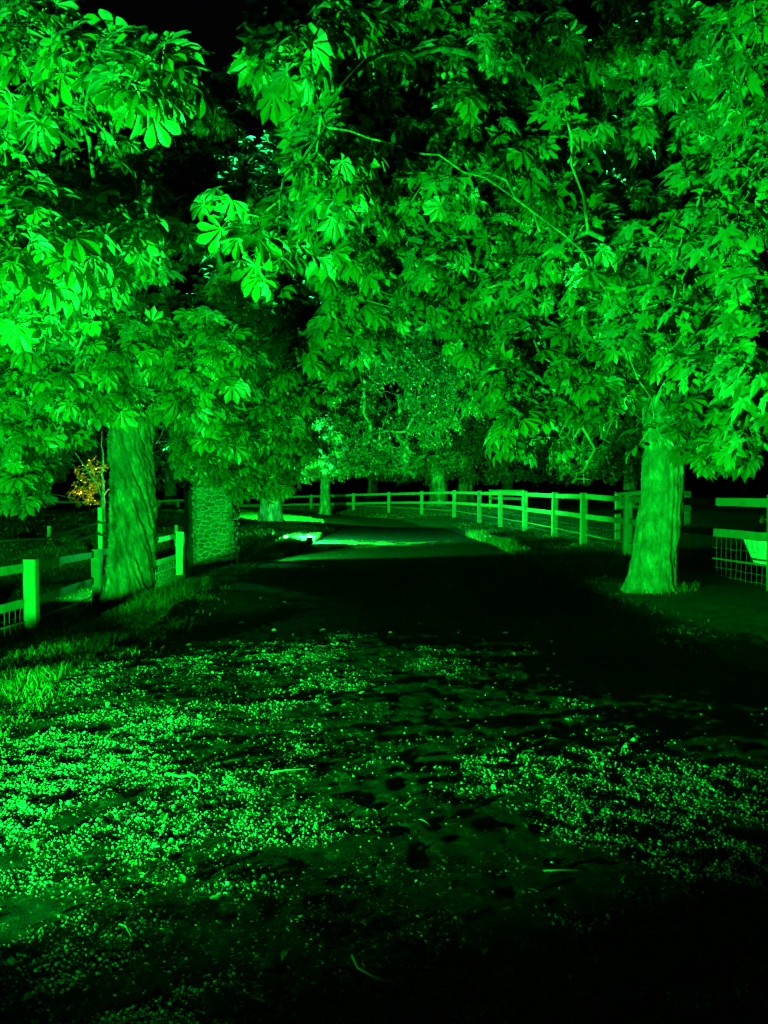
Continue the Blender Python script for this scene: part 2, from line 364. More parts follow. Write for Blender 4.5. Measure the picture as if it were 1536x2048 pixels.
# ------------------------------------------------------------------ grass
def blades(x, y, h, lean=.35, w=.004):
    n = len(x); z = ground(x, y) - .005; a = rng.random(n) * 2 * np.pi; dx, dy = np.cos(a), np.sin(a)
    h = np.asarray(h) * rng.uniform(.5, 1.2, n); l = lean * h * rng.uniform(.2, 1.5, n); b = rng.random(n) * 2 * np.pi
    lx, ly = np.cos(b) * l, np.sin(b) * l; w = w * rng.uniform(.6, 1.4, n)
    p = lambda s, t, k: np.stack([x + s * dx * w * k + lx * t ** 1.8, y + s * dy * w * k + ly * t ** 1.8, z + h * t * (1 - .25 * t * (l / (h + 1e-6)))], 1)
    V = np.stack([p(-1, 0, 1), p(1, 0, 1), p(-1, .5, .8), p(1, .5, .8), p(0, 1, 0)], 1)
    T = np.array([(0, 1, 3), (0, 3, 2), (2, 3, 4)])[None] + (np.arange(n) * 5)[:, None, None]
    return V.reshape(-1, 3), T.reshape(-1, 3), np.repeat(rng.random(n), 5)
def build_grass():
    parts = []
    def region(n, x0, x1, y0, y1, h, f=None, lean=.4, w=.004):
        x = rng.uniform(x0, x1, n); y = rng.uniform(y0, y1, n)
        k = (x < left_edge(y) + .12 * noise(x * 2, y * 2, s=5)) | (x > right_edge(y))
        if f is not None: k &= f(x, y)
        x, y = x[k], y[k]
        hh = h * (0.55 + .6 * (noise(x * 1.7, y * 1.7, s=77) + .5).clip(0, 1.2))
        parts.append(blades(x, y, hh, lean, w))
    # thick strip beside the drive, near left
    region(38000, -4.4, -2.3, 4.2, 11.5, .12, lambda x, y: np.abs(x - (left_edge(y) - .42)) < .46 + .12 * noise(x * 3, y * 3, s=8), .5, .0045)
    region(14000, -5.6, -2.3, 4, 18, .045, lambda x, y: rng.random(len(x)) < .8, .6, .004)
    # stragglers creeping over the edge of the drive
    x = left_edge(np.linspace(4, 17, 9000)) + rng.normal(.05, .16, 9000); y = np.linspace(4, 17, 9000); k = fbm(x * 3, y * 3, s=91) > -.1; parts.append(blades(x[k], y[k], np.full(int(k.sum()), .06), .7, .004))
    x = right_edge(np.linspace(4, 17, 4000)) + rng.normal(0, .2, 4000); y = np.linspace(4, 17, 4000); k = fbm(x * 3, y * 3, s=92) > .1; parts.append(blades(x[k], y[k], np.full(int(k.sum()), .035), .7, .004))
    # bank by the lamp
    region(26000, -3.7, -.7, 17.6, 22.2, .2, lambda x, y: (np.abs(x - left_edge(y)) < .9), .45, .007)
    region(30000, -9, -.5, 18, 34, .07, None, .5, .008)
    region(9000, 2.0, 3.5, 16.5, 23, .16, lambda x, y: np.abs(x - right_edge(y) - .1) < .35, .5, .008)
    region(9000, 2.6, 6, 13, 30, .05, None, .5, .006)
    region(16000, -16, -5, 12, 34, .06, None, .5, .009)
    region(9000, -8, 6, 34, 44, .07, None, .5, .014)
    # low grass creeping over the drive in front of the lamp
    x = rng.normal(.1, .75, 9000); y = 20.6 + .45 * rng.normal(0, 1, 9000) + .2 * x; k = fbm(x * 2.2, y * 4, s=61, o=3) > .05; x, y = x[k], y[k]
    parts.append(blades(x, y, np.full(len(x), .03), .9, .005))
    # tufts and weeds at the post feet and trunk feet
    for cx, cy, m, rr_ in [(3.6, 10, 500, .5), (-4.03, 12.2, 700, .5), (-4.65, 10.1, 250, .3), (-5.2, 13.9, 250, .3), (-3.4, 15.4, 500, .6), (4.83, 15.2, 250, .3), (4.6, 17.9, 250, .3), (4.57, 20.7, 250, .3), (-4, 27, 700, .7)]:
        a = rng.random(m) * 6.28; q = rr_ * np.sqrt(rng.random(m)); parts.append(blades(cx + q * np.cos(a), cy + q * np.sin(a), np.full(m, .10), .5, .004))
    V = []; T = []; C = []; o = 0
    for v, t, c in parts: V.append(v); T.append(t + o); C.append(c); o += len(v)
    obj('grass', mesh('grass', np.concatenate(V), np.concatenate(T), tint=np.concatenate(C)), M['blade'], kind='stuff', label='rough grass along the verges and banks of the drive', cat='grass')
build_grass()

# ------------------------------------------------------------------ leaves
def leaflet_tpl(stations, widths, droop, fold):
    V = []; T = []; UV = []
    for i, (t, w) in enumerate(zip(stations, widths)):
        z = -droop * t * t
        V += [(t, w, z + fold * w), (t, 0, z), (t, -w, z + fold * w)]; UV += [(t, w, 0), (t, 0, 0), (t, -w, 0)]
    for i in range(len(stations) - 1):
        a = i * 3; b = a + 3
        T += [(a, a + 1, b + 1), (a, b + 1, b), (a + 1, a + 2, b + 2), (a + 1, b + 2, b + 1)]
    return np.array(V, float), np.array(T), np.array(UV, float)
def palmate_tpl(lod):
    if lod == 0: lv, lt, lu = leaflet_tpl([0, .22, .45, .65, .82, .93, 1], [.012, .045, .105, .175, .19, .11, .001], .32, .30)
    elif lod == 1: lv, lt, lu = leaflet_tpl([0, .4, .72, 1], [.014, .095, .205, .002], .32, .3)
    else: lv, lt, lu = leaflet_tpl([0, .68, 1], [.02, .2, .002], .3, .3)
    V = []; T = []; U = []; o = 0
    spec = [(0, 1.0), (36, .98), (-36, .98), (72, .82), (-72, .82), (112, .58), (-112, .58)]
    if lod == 2: spec = [(0, 1.0), (40, .95), (-40, .95), (85, .75), (-85, .75)]
    for a, s in spec:
        a = R(a); c, sn = math.cos(a), math.sin(a); m = np.array([[c, -sn, 0], [sn, c, 0], [0, 0, 1]])
        V.append((lv * s) @ m.T); T.append(lt + o); U.append(lu); o += len(lv)
    return np.concatenate(V), np.concatenate(T), np.concatenate(U)
def maple_tpl():
    pts = []
    for a, r in [(180, .10), (150, .42), (132, .38), (118, .62), (104, .50), (88, .40), (72, .62), (56, .92), (46, .72), (34, .48), (22, .66), (12, .86), (0, 1.12)]: pts.append((a, r))
    full = [(a, r) for a, r in pts[::1]] + [(-a, r) for a, r in pts[-2:0:-1]]
    V = [(0, 0, 0)]; n = len(full)
    for k in (.5, 1.0):
        for a, r in full:
            x, y = k * r * math.cos(R(a)), k * r * math.sin(R(a)); V.append((x, y, -.22 * (x * x + y * y) + .04 * math.cos(R(a) * 7) * k))
    T = []
    for i in range(n):
        j = (i + 1) % n; T += [(0, 1 + i, 1 + j), (1 + i, 1 + n + i, 1 + n + j), (1 + i, 1 + n + j, 1 + j)]
    V = np.array(V, float); return V, np.array(T), V.copy()
def simple_tpl():
    V = np.array([(0, 0, 0), (.5, .3, .06), (.5, -.3, .06), (1, 0, -.1)], float); return V, np.array([(0, 2, 3), (0, 3, 1)]), V.copy()
_l = leaflet_tpl([0, .25, .5, .75, 1], [.02, .16, .22, .2, .01], .25, .5)
TPL = {'l': (_l[0], _l[1], _l[2]), 'p0': palmate_tpl(0), 'p1': palmate_tpl(1), 'p2': palmate_tpl(2), 'm': maple_tpl(), 's': simple_tpl()}
def stamp(tpl, pos, fwd, nrm, sc):
    """many leaves as one mesh; returns verts, tris, uv, tint"""
    tv, tt, tu = TPL[tpl]; n = len(pos)
    f = fwd / (np.linalg.norm(fwd, axis=1)[:, None] + 1e-9)
    z = nrm - (nrm * f).sum(1)[:, None] * f; z /= np.linalg.norm(z, axis=1)[:, None] + 1e-9
    y = np.cross(z, f); B = np.stack([f, y, z], 2)
    tw = tv[None].repeat(n, 0)
    curl = rng.uniform(.5, 1.8, n)[:, None]
    tw = np.stack([tw[..., 0], tw[..., 1], tw[..., 2] * curl], -1)
    V = np.einsum('nij,nkj->nki', B, tw) * sc[:, None, None] + pos[:, None]
    T = tt[None] + (np.arange(n) * len(tv))[:, None, None]
    return V.reshape(-1, 3), T.reshape(-1, 3), np.tile(tu, (n, 1)), np.repeat(rng.random(n), len(tv))

def unit(v): return v / (np.linalg.norm(v, axis=-1, keepdims=True) + 1e-9)

def grow(roots, tips, step=.3, sag=.12):
    """roots: polylines [(pt, radius)...]; tips: (n,3). Links every tip to the nearest wood. Returns nodes, parents, tip ids."""
    pos = []; par = []; fixed = []
    for line in roots:
        prev = line.get('from', -1) if isinstance(line, dict) else -1
        pts = line['pts'] if isinstance(line, dict) else line
        q = np.array([list(p) + [rr] for p, rr in pts]); 
        if len(q) > 2:
            o = []
            for k in range(len(q) - 1):
                p0, p1, p2, p3 = q[max(k - 1, 0)], q[k], q[k + 1], q[min(k + 2, len(q) - 1)]
                m = max(2, int(np.linalg.norm(p2[:3] - p1[:3]) / .22))
                for j in range(m):
                    t = j / m; v = .5 * (2 * p1 + (p2 - p0) * t + (2 * p0 - 5 * p1 + 4 * p2 - p3) * t * t + (3 * p1 - p0 - 3 * p2 + p3) * t ** 3)
                    v[:3] += rng.normal(0, .022, 3) * (k + j > 0); v[3] = max(v[3], .002); o.append(v)
            o.append(q[-1]); pts = [(v[:3], v[3]) for v in o]
        for p, r in pts:
            pos.append(np.array(p, float)); par.append(prev); fixed.append(r); prev = len(pos) - 1
    anchor = np.mean([p for p in pos], axis=0); order = np.argsort(np.linalg.norm(tips - pos[-1], axis=1) * .3 + np.min([np.linalg.norm(tips - p, axis=1) for p in pos], axis=0))
    tip_ids = []; arr = np.zeros((len(tips) * 40 + len(pos), 3)); arr[:len(pos)] = pos; n = len(pos)
    depthlen = np.zeros(len(arr))
    for ti in order:
        t = tips[ti]; d = np.linalg.norm(arr[:n] - t, axis=1) + depthlen[:n] * .18 + np.clip(arr[:n, 2] - t[2], 0, 9) * .1
        b = int(np.argmin(d)); a = arr[b].copy(); L = np.linalg.norm(t - a)
        m = max(1, min(30, int(L / step))); side = rng.normal(0, .09 * L, 3)
        prev = b
        for k in range(1, m + 1):
            s = k / m; p = a + (t - a) * s + side * math.sin(math.pi * s) + np.array((0, 0, 1)) * sag * L * math.sin(math.pi * s)
            if k < m: p = p + rng.normal(0, .02, 3)
            arr[n] = p; depthlen[n] = depthlen[prev] + L / m; par.append(prev); fixed.append(None); prev = n; n += 1
        tip_ids.append(prev)
    pos = arr[:n]; par = np.array(par)
    cnt = np.zeros(n)
    for t in tip_ids: cnt[t] += 1
    for i in range(n - 1, -1, -1):
        if par[i] >= 0 and par[i] < i: cnt[par[i]] += cnt[i]
    return pos, par, np.array(tip_ids), cnt, fixed

def branch_mesh(name, pos, par, cnt, fixed, rtip=.004, power=.52, n=6, rmax=.2):
    r = np.minimum(rtip * np.maximum(cnt, 1) ** power, rmax)
    for i, f in enumerate(fixed):
        if f is not None: r[i] = f
    e = np.array([i for i in range(len(pos)) if par[i] >= 0])
    mb = MB(); A = pos[par[e]]; B = pos[e]; ra = np.minimum(r[par[e]], r[e] * 1.5); rb = r[e]
    A = A - unit(B - A) * (ra[:, None] * .2)
    mb.frusta(A, B, ra, rb, n)
    return mb.mesh(name, smooth=True)

def crown(pos, par, tips, kind, leaves=5, size=.17, hang=.55, pet=.14, back=2, spread=.5, tintlo=0):
    """leaf whorls round every twig end and along its last pieces"""
    H = []; F = []; NN = []; S = []; PA = []; PB = []
    for t in tips:
        node = t
        for k in range(back):
            p = pos[node]; q = par[node]
            if q < 0: break
            d = unit(p - pos[q]); u = unit(np.cross(d, (0.13, .1, 1.0))); w = np.cross(d, u)
            m = leaves if k == 0 else max(2, leaves // 2)
            a0 = rng.random() * 6.28
            for i in range(m):
                a = a0 + 2 * math.pi * i / m + rng.normal(0, .3)
                rad = math.cos(a) * u + math.sin(a) * w
                pd = unit(d * (.7 if k == 0 else .2) + rad * .9 + np.array((0, 0, .15)))
                L = pet * rng.uniform(.6, 1.3)
                hub = p + pd * L + np.array((0, 0, -.1 * L))
                fh = pd.copy(); fh[2] *= .3; fh = unit(fh)
                f = unit(fh + np.array((0, 0, -1)) * hang * rng.uniform(.2, 1.6) + rng.normal(0, spread * .6, 3))
                nn = np.array((0, 0, 1.0)) + fh * .35 + rng.normal(0, spread, 3)
                H.append(hub); F.append(f); NN.append(nn); S.append(size * rng.choice([rng.uniform(.3, .7), rng.uniform(.7, 1.2), rng.uniform(.8, 1.1)])); PA.append(p); PB.append(hub)
            node = q
    H, F, NN, S, PA, PB = map(np.array, (H, F, NN, S, PA, PB))
    # leaves between the near lamp and the two trunks dropped so light reaches them
    L0 = np.array((-2.75, 1.25, .2)); k = np.ones(len(H), bool)
    for T0 in ((3.6, 10, 3.0), (-4.03, 12.2, 2.9)):
        T0 = np.array(T0); dv = (T0 - L0)[:2]; ln = np.linalg.norm(dv); dv = dv / ln
        t = (H[:, :2] - L0[:2]) @ dv; lat = np.abs((H[:, 0] - L0[0]) * dv[1] - (H[:, 1] - L0[1]) * dv[0])
        k &= ~((t > 0) & (t < ln - .2) & (lat < .5) & (H[:, 2] < L0[2] + (T0[2] - L0[2]) * t / ln + .1))
    H, F, NN, S, PA, PB = H[k], F[k], NN[k], S[k], PA[k], PB[k]
    V, T, U, C = stamp(kind, H, F, NN, S)
    mb = MB(); mb.frusta(PA, PB, np.full(len(PA), .0022), np.full(len(PA), .0016), 3)
    pv = mb.v[0]; pq = mb.q[0]; pt = np.concatenate([pq[:, :3], pq[:, [0, 2, 3]]]) + len(V)
    return (np.concatenate([V, pv]), np.concatenate([T, pt]), np.concatenate([C, np.full(len(pv), .8)]), np.concatenate([U, np.full((len(pv), 3), .3)]))

def clump_tips(clumps, mult=1.0):
    """clumps: (px, py, depth, spread px x, spread px y, depth spread m, count)"""
    out = []
    for px, py, d, sx, sy, sd, n in clumps:
        for i in range(max(1, int(round(n * mult)))):
            a = rng.random() * 6.283; r = math.sqrt(rng.random())
            out.append(P(px + sx * r * math.cos(a), py + sy * r * math.sin(a), d + rng.uniform(-sd, sd)))
    return np.array(out)

# ------------------------------------------------------------------ trunks
def trunk_mesh(name, path, rad, flare=.5, flare_h=.5, roots=5, twist=0., ridge=.05, nridge=9, na=120, dz=.022, seed=0, phase=None):
    """path: points going up, rad: radii. Fluted, ridged bark."""
    path = np.array(path, float); seg = np.r_[0, np.cumsum(np.linalg.norm(np.diff(path, axis=0), axis=1))]
    m = int(seg[-1] / dz) + 2; s = np.linspace(0, seg[-1], m)
    # smooth the centre line
    c = np.stack([np.interp(s, seg, path[:, k]) for k in range(3)], 1)
    for _ in range(int(.5 / dz)):
        c[1:-1] = (c[:-2] + 2 * c[1:-1] + c[2:]) / 4
    r0 = np.interp(s, seg, rad); th = np.linspace(0, 2 * np.pi, na, endpoint=False)
    S, TH = np.meshgrid(s, th, indexing='ij'); Rr = r0[:, None] * np.ones_like(S)
    fl = np.exp(-np.clip(S, 0, None) / flare_h)
    Rr = Rr * (1 + flare * fl * (1 + .62 * np.cos(roots * TH + (seed if phase is None else phase)) + .25 * noise(TH * 2 + 9, S * 0, s=seed + 3)))
    tt = TH + twist * S
    cx, cy = np.cos(tt), np.sin(tt)
    rid = fbm(cx * nridge * .42 + 3, cy * nridge * .42, S * .55, s=seed, o=3)
    rid = -np.abs(rid) * 1.2 + .35
    fine = fbm(cx * nridge * 1.9, cy * nridge * 1.9, S * 9, s=seed + 7, o=3)
    lump = fbm(cx * 1.1 + 4, cy * 1.1, S * .9, s=seed + 13, o=2)
    Rr = Rr + ridge * rid + ridge * .36 * fine + .10 * r0[:, None] * lump
    V = np.stack([c[:, 0][:, None] + Rr * np.cos(TH), c[:, 1][:, None] + Rr * np.sin(TH), c[:, 2][:, None] + 0 * Rr], -1).reshape(-1, 3)
    i, j = np.meshgrid(np.arange(m - 1), np.arange(na), indexing='ij'); a = (i * na + j).ravel(); b = (i * na + (j + 1) % na).ravel()
    q = np.stack([a, b, b + na, a + na], 1)
    return mesh(name, V, q, smooth=True)

def make_tree(name, label, base, trunk_kw, roots, clumps, kind='p1', mat='chestnut', mult=1., group=None, crown_kw={}, branch_kw={}, sag=.12, step=.3, cat='tree', extra_tips=None, barkmat='bark'):
    t = thing(name, label, cat, base, group)
    if trunk_kw: obj('trunk', trunk_mesh('trunk', **trunk_kw), M[barkmat], t)
    tips = clump_tips(clumps, mult) if clumps else np.zeros((0, 3))
    if extra_tips is not None: tips = np.concatenate([tips, extra_tips]) if len(tips) else extra_tips
    pos, par, tid, cnt, fixed = grow(roots, tips, step, sag)
    obj('boughs', branch_mesh('boughs', pos, par, cnt, fixed, **branch_kw), M['bark'], t)
    V, T, C, U = crown(pos, par, tid, kind, **crown_kw)
    obj('crown', mesh('crown', V, T, tint=C, uv=U), M[mat], t)
    return t, pos, tid

# --- the left chestnut: leaning, spirally fluted trunk
bz = gz(-4.03, 12.2)
b1 = (-4.08, 12.2, bz - .25)
pl = [(-4.10, 12.2, bz - .25), P(262, 1130, 12.2), P(265, 1000, 12.2), P(262, 900, 12.2), P(268, 780, 12.2), P(290, 600, 12.3), P(300, 400, 12.5)]
rt1 = [[(pl[4], .30), (pl[5], .26), (pl[6], .2), (P(310, 200, 12.6), .14)],
       [(P(270, 800, 12.2), .16), (P(380, 700, 11), .10), (P(470, 640, 10), .05)],
       [(P(262, 780, 12.2), .18), (P(170, 700, 10.5), .10), (P(60, 640, 9.5), .05)],
       [(P(270, 760, 12.2), .15), (P(350, 820, 12.8), .09), (P(430, 880, 13.4), .05)]]
cl1 = [(150, 640, 9, 170, 80, 1, 26), (120, 760, 9, 150, 70, 1, 26), (260, 700, 8.5, 90, 60, .7, 14), (60, 860, 9.5, 110, 60, 1, 18), (340, 770, 9, 90, 50, .8, 14),
       (420, 700, 9, 90, 60, 1, 20), (470, 820, 10, 90, 60, 1, 22), (500, 600, 10, 80, 70, 1, 12), (560, 760, 11, 80, 80, 1, 24), (560, 880, 13.4, 60, 50, .8, 22),
       (540, 940, 13.6, 50, 40, .5, 12), (410, 900, 13, 70, 50, 1, 18), (470, 950, 13.6, 40, 25, .5, 8), (30, 950, 10, 70, 45, 1, 14), (170, 850, 10.5, 60, 40, 1, 8),
       (380, 400, 9, 100, 70, 1, 16), (330, 300, 10, 100, 40, 1, 7), (450, 200, 10, 70, 60, 1, 7), (300, 560, 12, 150, 60, 1, 8), (620, 720, 11, 60, 60, 1, 12),
       (240, 480, 9, 100, 70, 1, 12), (660, 640, 11.5, 60, 50, 1, 10), (100, 560, 10, 110, 50, 1.2, 10), (20, 700, 11, 60, 80, 2, 10), (400, 460, 13, 90, 60, 1, 9), (560, 560, 13, 80, 50, 1, 9), (500, 330, 13, 90, 70, 1, 9), (260, 660, 11, 120, 60, 1, 14), (80, 480, 11, 90, 60, 1, 8), (100, 830, 11.5, 120, 80, 1, 14), (430, 780, 12.5, 120, 80, 1, 20), (250, 400, 11, 120, 60, 1, 8)]
make_tree('horse_chestnut_tree', 'old chestnut tree with spirally twisted trunk beside the left fence and stone pier', b1,
          dict(path=pl, rad=[.36, .34, .33, .31, .30, .26, .2], flare=.32, flare_h=.26, roots=3, phase=math.pi, twist=1.1, ridge=.10, nridge=8, seed=2),
          rt1, cl1, 'p1', crown_kw=dict(leaves=6, size=.2, back=3), mult=2.3)

# --- the right chestnut
bz2 = gz(3.6, 10); b2 = (3.6, 10, bz2 - .25)
pr = [(3.46, 10, bz2 - .25), P(1308, 1110, 10), P(1325, 1000, 10), P(1330, 900, 10.05), P(1325, 800, 10.1), P(1330, 640, 10.2), P(1310, 540, 10.3)]
rt2 = [[(P(1318, 560, 10.25), .17), (P(1300, 420, 10.4), .14), (P(1335, 320, 10.4), .12), (P(1310, 180, 10.4), .10), (P(1280, 20, 10.4), .08), (P(1270, -120, 10.4), .05)],
       [(P(1340, 640, 10.2), .16), (P(1410, 420, 9.8), .14), (P(1425, 240, 9.6), .13), (P(1430, 60, 9.5), .11), (P(1470, -120, 9.4), .08)],
       [(P(1425, 260, 9.6), .07), (P(1370, 240, 9.4), .065), (P(1290, 170, 9), .055), (P(1215, 115, 8.6), .04), (P(1060, 180, 8), .025), (P(930, 270, 7.6), .015)],
       [(P(1320, 700, 10.2), .14), (P(1210, 690, 9.3), .08), (P(1110, 610, 8.8), .05), (P(960, 560, 8.6), .03)],
       [(P(1310, 500, 10.3), .12), (P(1220, 425, 9), .07), (P(1060, 330, 7.5), .05), (P(860, 110, 6.6), .035), (P(700, 60, 6), .02)],
       [(P(1310, 460, 10.3), .10), (P(1120, 470, 9.6), .07), (P(900, 500, 9), .05), (P(660, 560, 8.8), .03)]]
cl2 = [(640, 40, 6, 70, 50, .5, 9), (570, 100, 5.6, 40, 40, .3, 5), (700, 110, 7, 100, 70, .8, 18), (650, 250, 6.5, 60, 70, .5, 13), (660, 340, 6, 50, 60, .4, 9), (760, 220, 8, 80, 80, .8, 14),
       (900, 60, 7, 130, 70, .8, 18), (900, 300, 8, 150, 100, 1, 34), (1060, 80, 8, 110, 80, 1, 14), (700, 460, 8, 100, 90, 1, 22), (860, 450, 8.5, 130, 90, 1, 38), (1050, 430, 8.5, 120, 90, 1, 34),
       (760, 570, 9, 90, 50, 1, 26), (740, 670, 9, 40, 25, .4, 7), (690, 650, 9, 40, 40, .4, 6), (900, 580, 9, 120, 50, 1, 32), (950, 660, 8.5, 40, 45, .4, 9), (1080, 600, 8.5, 100, 80, 1, 30),
       (1020, 760, 7.5, 30, 50, .4, 6), (1100, 780, 8.5, 80, 80, 1, 24), (1045, 850, 7.6, 40, 30, .5, 8), (1170, 850, 8, 70, 60, .8, 18), (1160, 960, 7.4, 25, 20, .3, 3), (1200, 700, 8, 90, 90, 1, 24),
       (1240, 520, 7.5, 100, 80, 1, 16), (1230, 780, 8.6, 60, 60, .6, 12), (800, 290, 8, 90, 90, .8, 18), (1430, 860, 9.5, 90, 60, 1, 14), (1470, 890, 8.6, 70, 25, .6, 5), (1350, 80, 8, 80, 60, 1, 6), (1490, 150, 7, 50, 120, 1, 10),
       (560, 440, 8.5, 60, 60, .8, 6), (1300, 770, 9, 80, 50, .5, 12), (1300, 838, 8.8, 50, 18, .3, 6), (1250, 100, 11, 110, 90, 1, 9), (1200, 300, 12, 80, 70, 1, 5), (1000, 150, 10, 140, 100, 1, 18), (800, 130, 10, 120, 90, 1, 12), (1400, 180, 8.5, 90, 100, 1, 8), (1400, 620, 9, 90, 80, 1, 12),
       (700, 150, 10.5, 150, 120, 1, 22), (950, 230, 10.5, 150, 120, 1, 22), (1150, 480, 10.5, 150, 120, 1, 20), (850, 500, 10.5, 180, 90, 1, 24), (1380, 40, 9.5, 130, 60, 1, 12), (1100, 30, 9, 120, 40, 1, 10), (1480, 380, 9, 60, 140, 1, 12), (640, 420, 10, 70, 90, 1, 9), (760, 50, 7.5, 120, 50, .8, 12), (830, 210, 9, 90, 70, 1, 12), (960, 130, 8, 80, 60, .8, 10), (1180, 60, 8.5, 90, 60, .8, 8), (1300, 450, 9.2, 110, 70, .8, 12), (1230, 250, 8.6, 80, 80, .8, 6), (760, 330, 8.5, 80, 60, .8, 10), (850, 200, 7, 80, 60, .5, 9)]
t2, pos2, tid2 = make_tree('horse_chestnut_tree', 'pale barked chestnut tree in front of the right paddock fence', b2,
          dict(path=pr, rad=[.31, .255, .245, .245, .24, .21, .18], flare=.58, flare_h=.16, roots=3, phase=math.pi, twist=.3, ridge=.038, nridge=6, seed=5),
          rt2, cl2, 'p1', barkmat='pale_bark', crown_kw=dict(leaves=6, size=.19, back=3), mult=2.2)
# conkers hanging in pairs under the right tree
for px, py in [(874, 150), (888, 151), (901, 149), (855, 148), (1010, 160), (640, 330), (655, 345), (585, 395), (600, 392), (720, 220)]:
    mb = MB(); c = P(px, py, 6.4); u = np.linspace(0, np.pi, 9); w = np.linspace(0, 2 * np.pi, 12, endpoint=False); rr = .026
    v = [c + rr * np.array((math.sin(a) * math.cos(b), math.sin(a) * math.sin(b), math.cos(a) * 1.1)) for a in u for b in w]
    mb.add(v, [(i * 12 + j, i * 12 + (j + 1) % 12, i * 12 + 12 + (j + 1) % 12, i * 12 + 12 + j) for i in range(8) for j in range(12)])
    mb.tube([c + (0, 0, .02), c + (.01, 0, .08), c + (.0, .02, .16)], .002, 4)
    obj('conker', mb.mesh('conker', True), M['conker'], t2)

# --- chestnut whose trunk stands outside the frame on the left; its sprays hang into the upper left
cl0 = [(50, 40, 4.8, 80, 60, .3, 7), (130, 150, 4.7, 90, 35, .25, 6), (200, 140, 4.6, 60, 40, .2, 4), (290, 160, 4.4, 60, 40, .2, 6), (50, 390, 5.0, 90, 40, .4, 8), (200, 370, 5.2, 70, 25, .3, 5),
       (90, 490, 4.7, 90, 50, .4, 9), (230, 440, 5.2, 50, 40, .3, 4), (20, 310, 5, 40, 20, .3, 3), (60, 600, 5.4, 80, 50, .5, 8), (170, 560, 5.4, 60, 40, .4, 5), (60, 250, 7, 60, 60, .6, 4)]
bx0 = (-5.6, 5.4); z0 = gz(*bx0)
p0 = [(bx0[0], bx0[1], z0 - .25), (bx0[0] + .02, bx0[1], z0 + 1.2), (bx0[0] + .1, bx0[1], z0 + 2.6), (bx0[0] + .15, bx0[1] + .1, z0 + 4.2), (bx0[0] + .2, bx0[1] + .1, z0 + 6.4)]
rt0 = [[(p0[3], .22), (p0[4], .14)], [((bx0[0] + .1, bx0[1], z0 + 2.8), .13), P(-250, 480, 5.2).tolist() and (P(-250, 420, 5.2), .06), (P(-60, 440, 5.1), .03)],
       [(p0[3], .13), (P(-200, 0, 5.0), .06), (P(-20, 90, 4.8), .025), (P(110, 170, 4.7), .014), (P(170, 215, 4.65), .008)]]
make_tree('horse_chestnut_tree', 'chestnut sprays hanging brightly lit in the upper left corner', (bx0[0], bx0[1], z0 - .25),
          dict(path=p0, rad=[.36, .31, .29, .26, .16], flare=.3, flare_h=.4, roots=4, twist=.5, ridge=.05, nridge=7, seed=8),
          rt0, cl0, 'p0', crown_kw=dict(leaves=6, size=.165, back=2), mult=1.3, step=.16)

# --- sycamore standing outside the frame on the right, broad lobed leaves
cls = [(1490, 300, 4.2, 50, 60, .4, 5), (1450, 440, 4.2, 80, 50, .4, 7), (1490, 600, 3.8, 60, 60, .3, 7), (1370, 590, 4.8, 70, 60, .4, 7), (1490, 740, 3.5, 60, 50, .3, 6), (1390, 700, 4.4, 70, 50, .3, 7),
       (1260, 640, 5.2, 70, 50, .4, 6), (1500, 830, 4.6, 40, 25, .3, 4), (1460, 850, 4.8, 30, 15, .2, 2), (1500, 60, 4.5, 40, 60, .4, 4), (1100, 240, 5.6, 60, 60, .5, 3), (1330, 480, 5, 80, 40, .4, 5),
       (1130, 520, 6.2, 70, 60, .5, 5), (1000, 560, 6.6, 80, 40, .5, 4), (860, 380, 6.6, 80, 60, .5, 4), (1420, 300, 5, 60, 50, .4, 4)]
bxs = (4.5, 3.6); zs = gz(*bxs)
ps = [(bxs[0], bxs[1], zs - .25), (4.5, 3.6, zs + 1.3), (4.45, 3.6, zs + 2.8), (4.4, 3.7, zs + 4.6), (4.3, 3.8, zs + 6.5)]
rts = [[(ps[2], .17), (ps[3], .14), (ps[4], .1)], [(ps[2], .09), (P(1750, 700, 3.9), .04), (P(1600, 690, 4), .02)], [(ps[3], .09), (P(1700, 300, 4.2), .05), (P(1500, 380, 4.6), .025), (P(1250, 500, 5.4), .014)]]
make_tree('sycamore_tree', 'sycamore twigs with broad lobed leaves hanging over the right edge', (bxs[0], bxs[1], zs - .25),
          dict(path=ps, rad=[.25, .21, .19, .16, .1], flare=.3, flare_h=.3, roots=4, twist=.1, ridge=.02, nridge=5, seed=12),
          rts, cls, 'm', 'maple', crown_kw=dict(leaves=5, size=.105, back=3, hang=.8, pet=.10, spread=.3), mult=1.3, step=.16)

# --- hero sprays: one more chestnut bough reaching over the drive from above
clh = [(500, 430, 4.3, 35, 25, .1, 1), (520, 505, 4.0, 25, 25, .1, 2), (580, 480, 4.1, 30, 25, .1, 2), (1175, 500, 5.2, 20, 20, .1, 1), (1305, 838, 4.9, 12, 8, .05, 1), (620, 300, 5, 30, 30, .2, 2)]
rth = [[(P(1318, 560, 10.25), .05), (P(1100, 200, 7.5), .035), (P(800, 100, 5.5), .02), (P(640, 260, 4.6), .010), (P(560, 400, 4.2), .006)]]
pos, par, tid, cnt, fixed = grow(rth, clump_tips(clh), .14, .1)
obj('boughs', branch_mesh('boughs', pos, par, cnt, fixed), M['bark'], t2)
V, T, C, U = crown(pos, par, tid, 'p0', leaves=5, size=.16, back=1)
obj('foliage', mesh('foliage', V, T, tint=C, uv=U), M['chestnut'], t2)

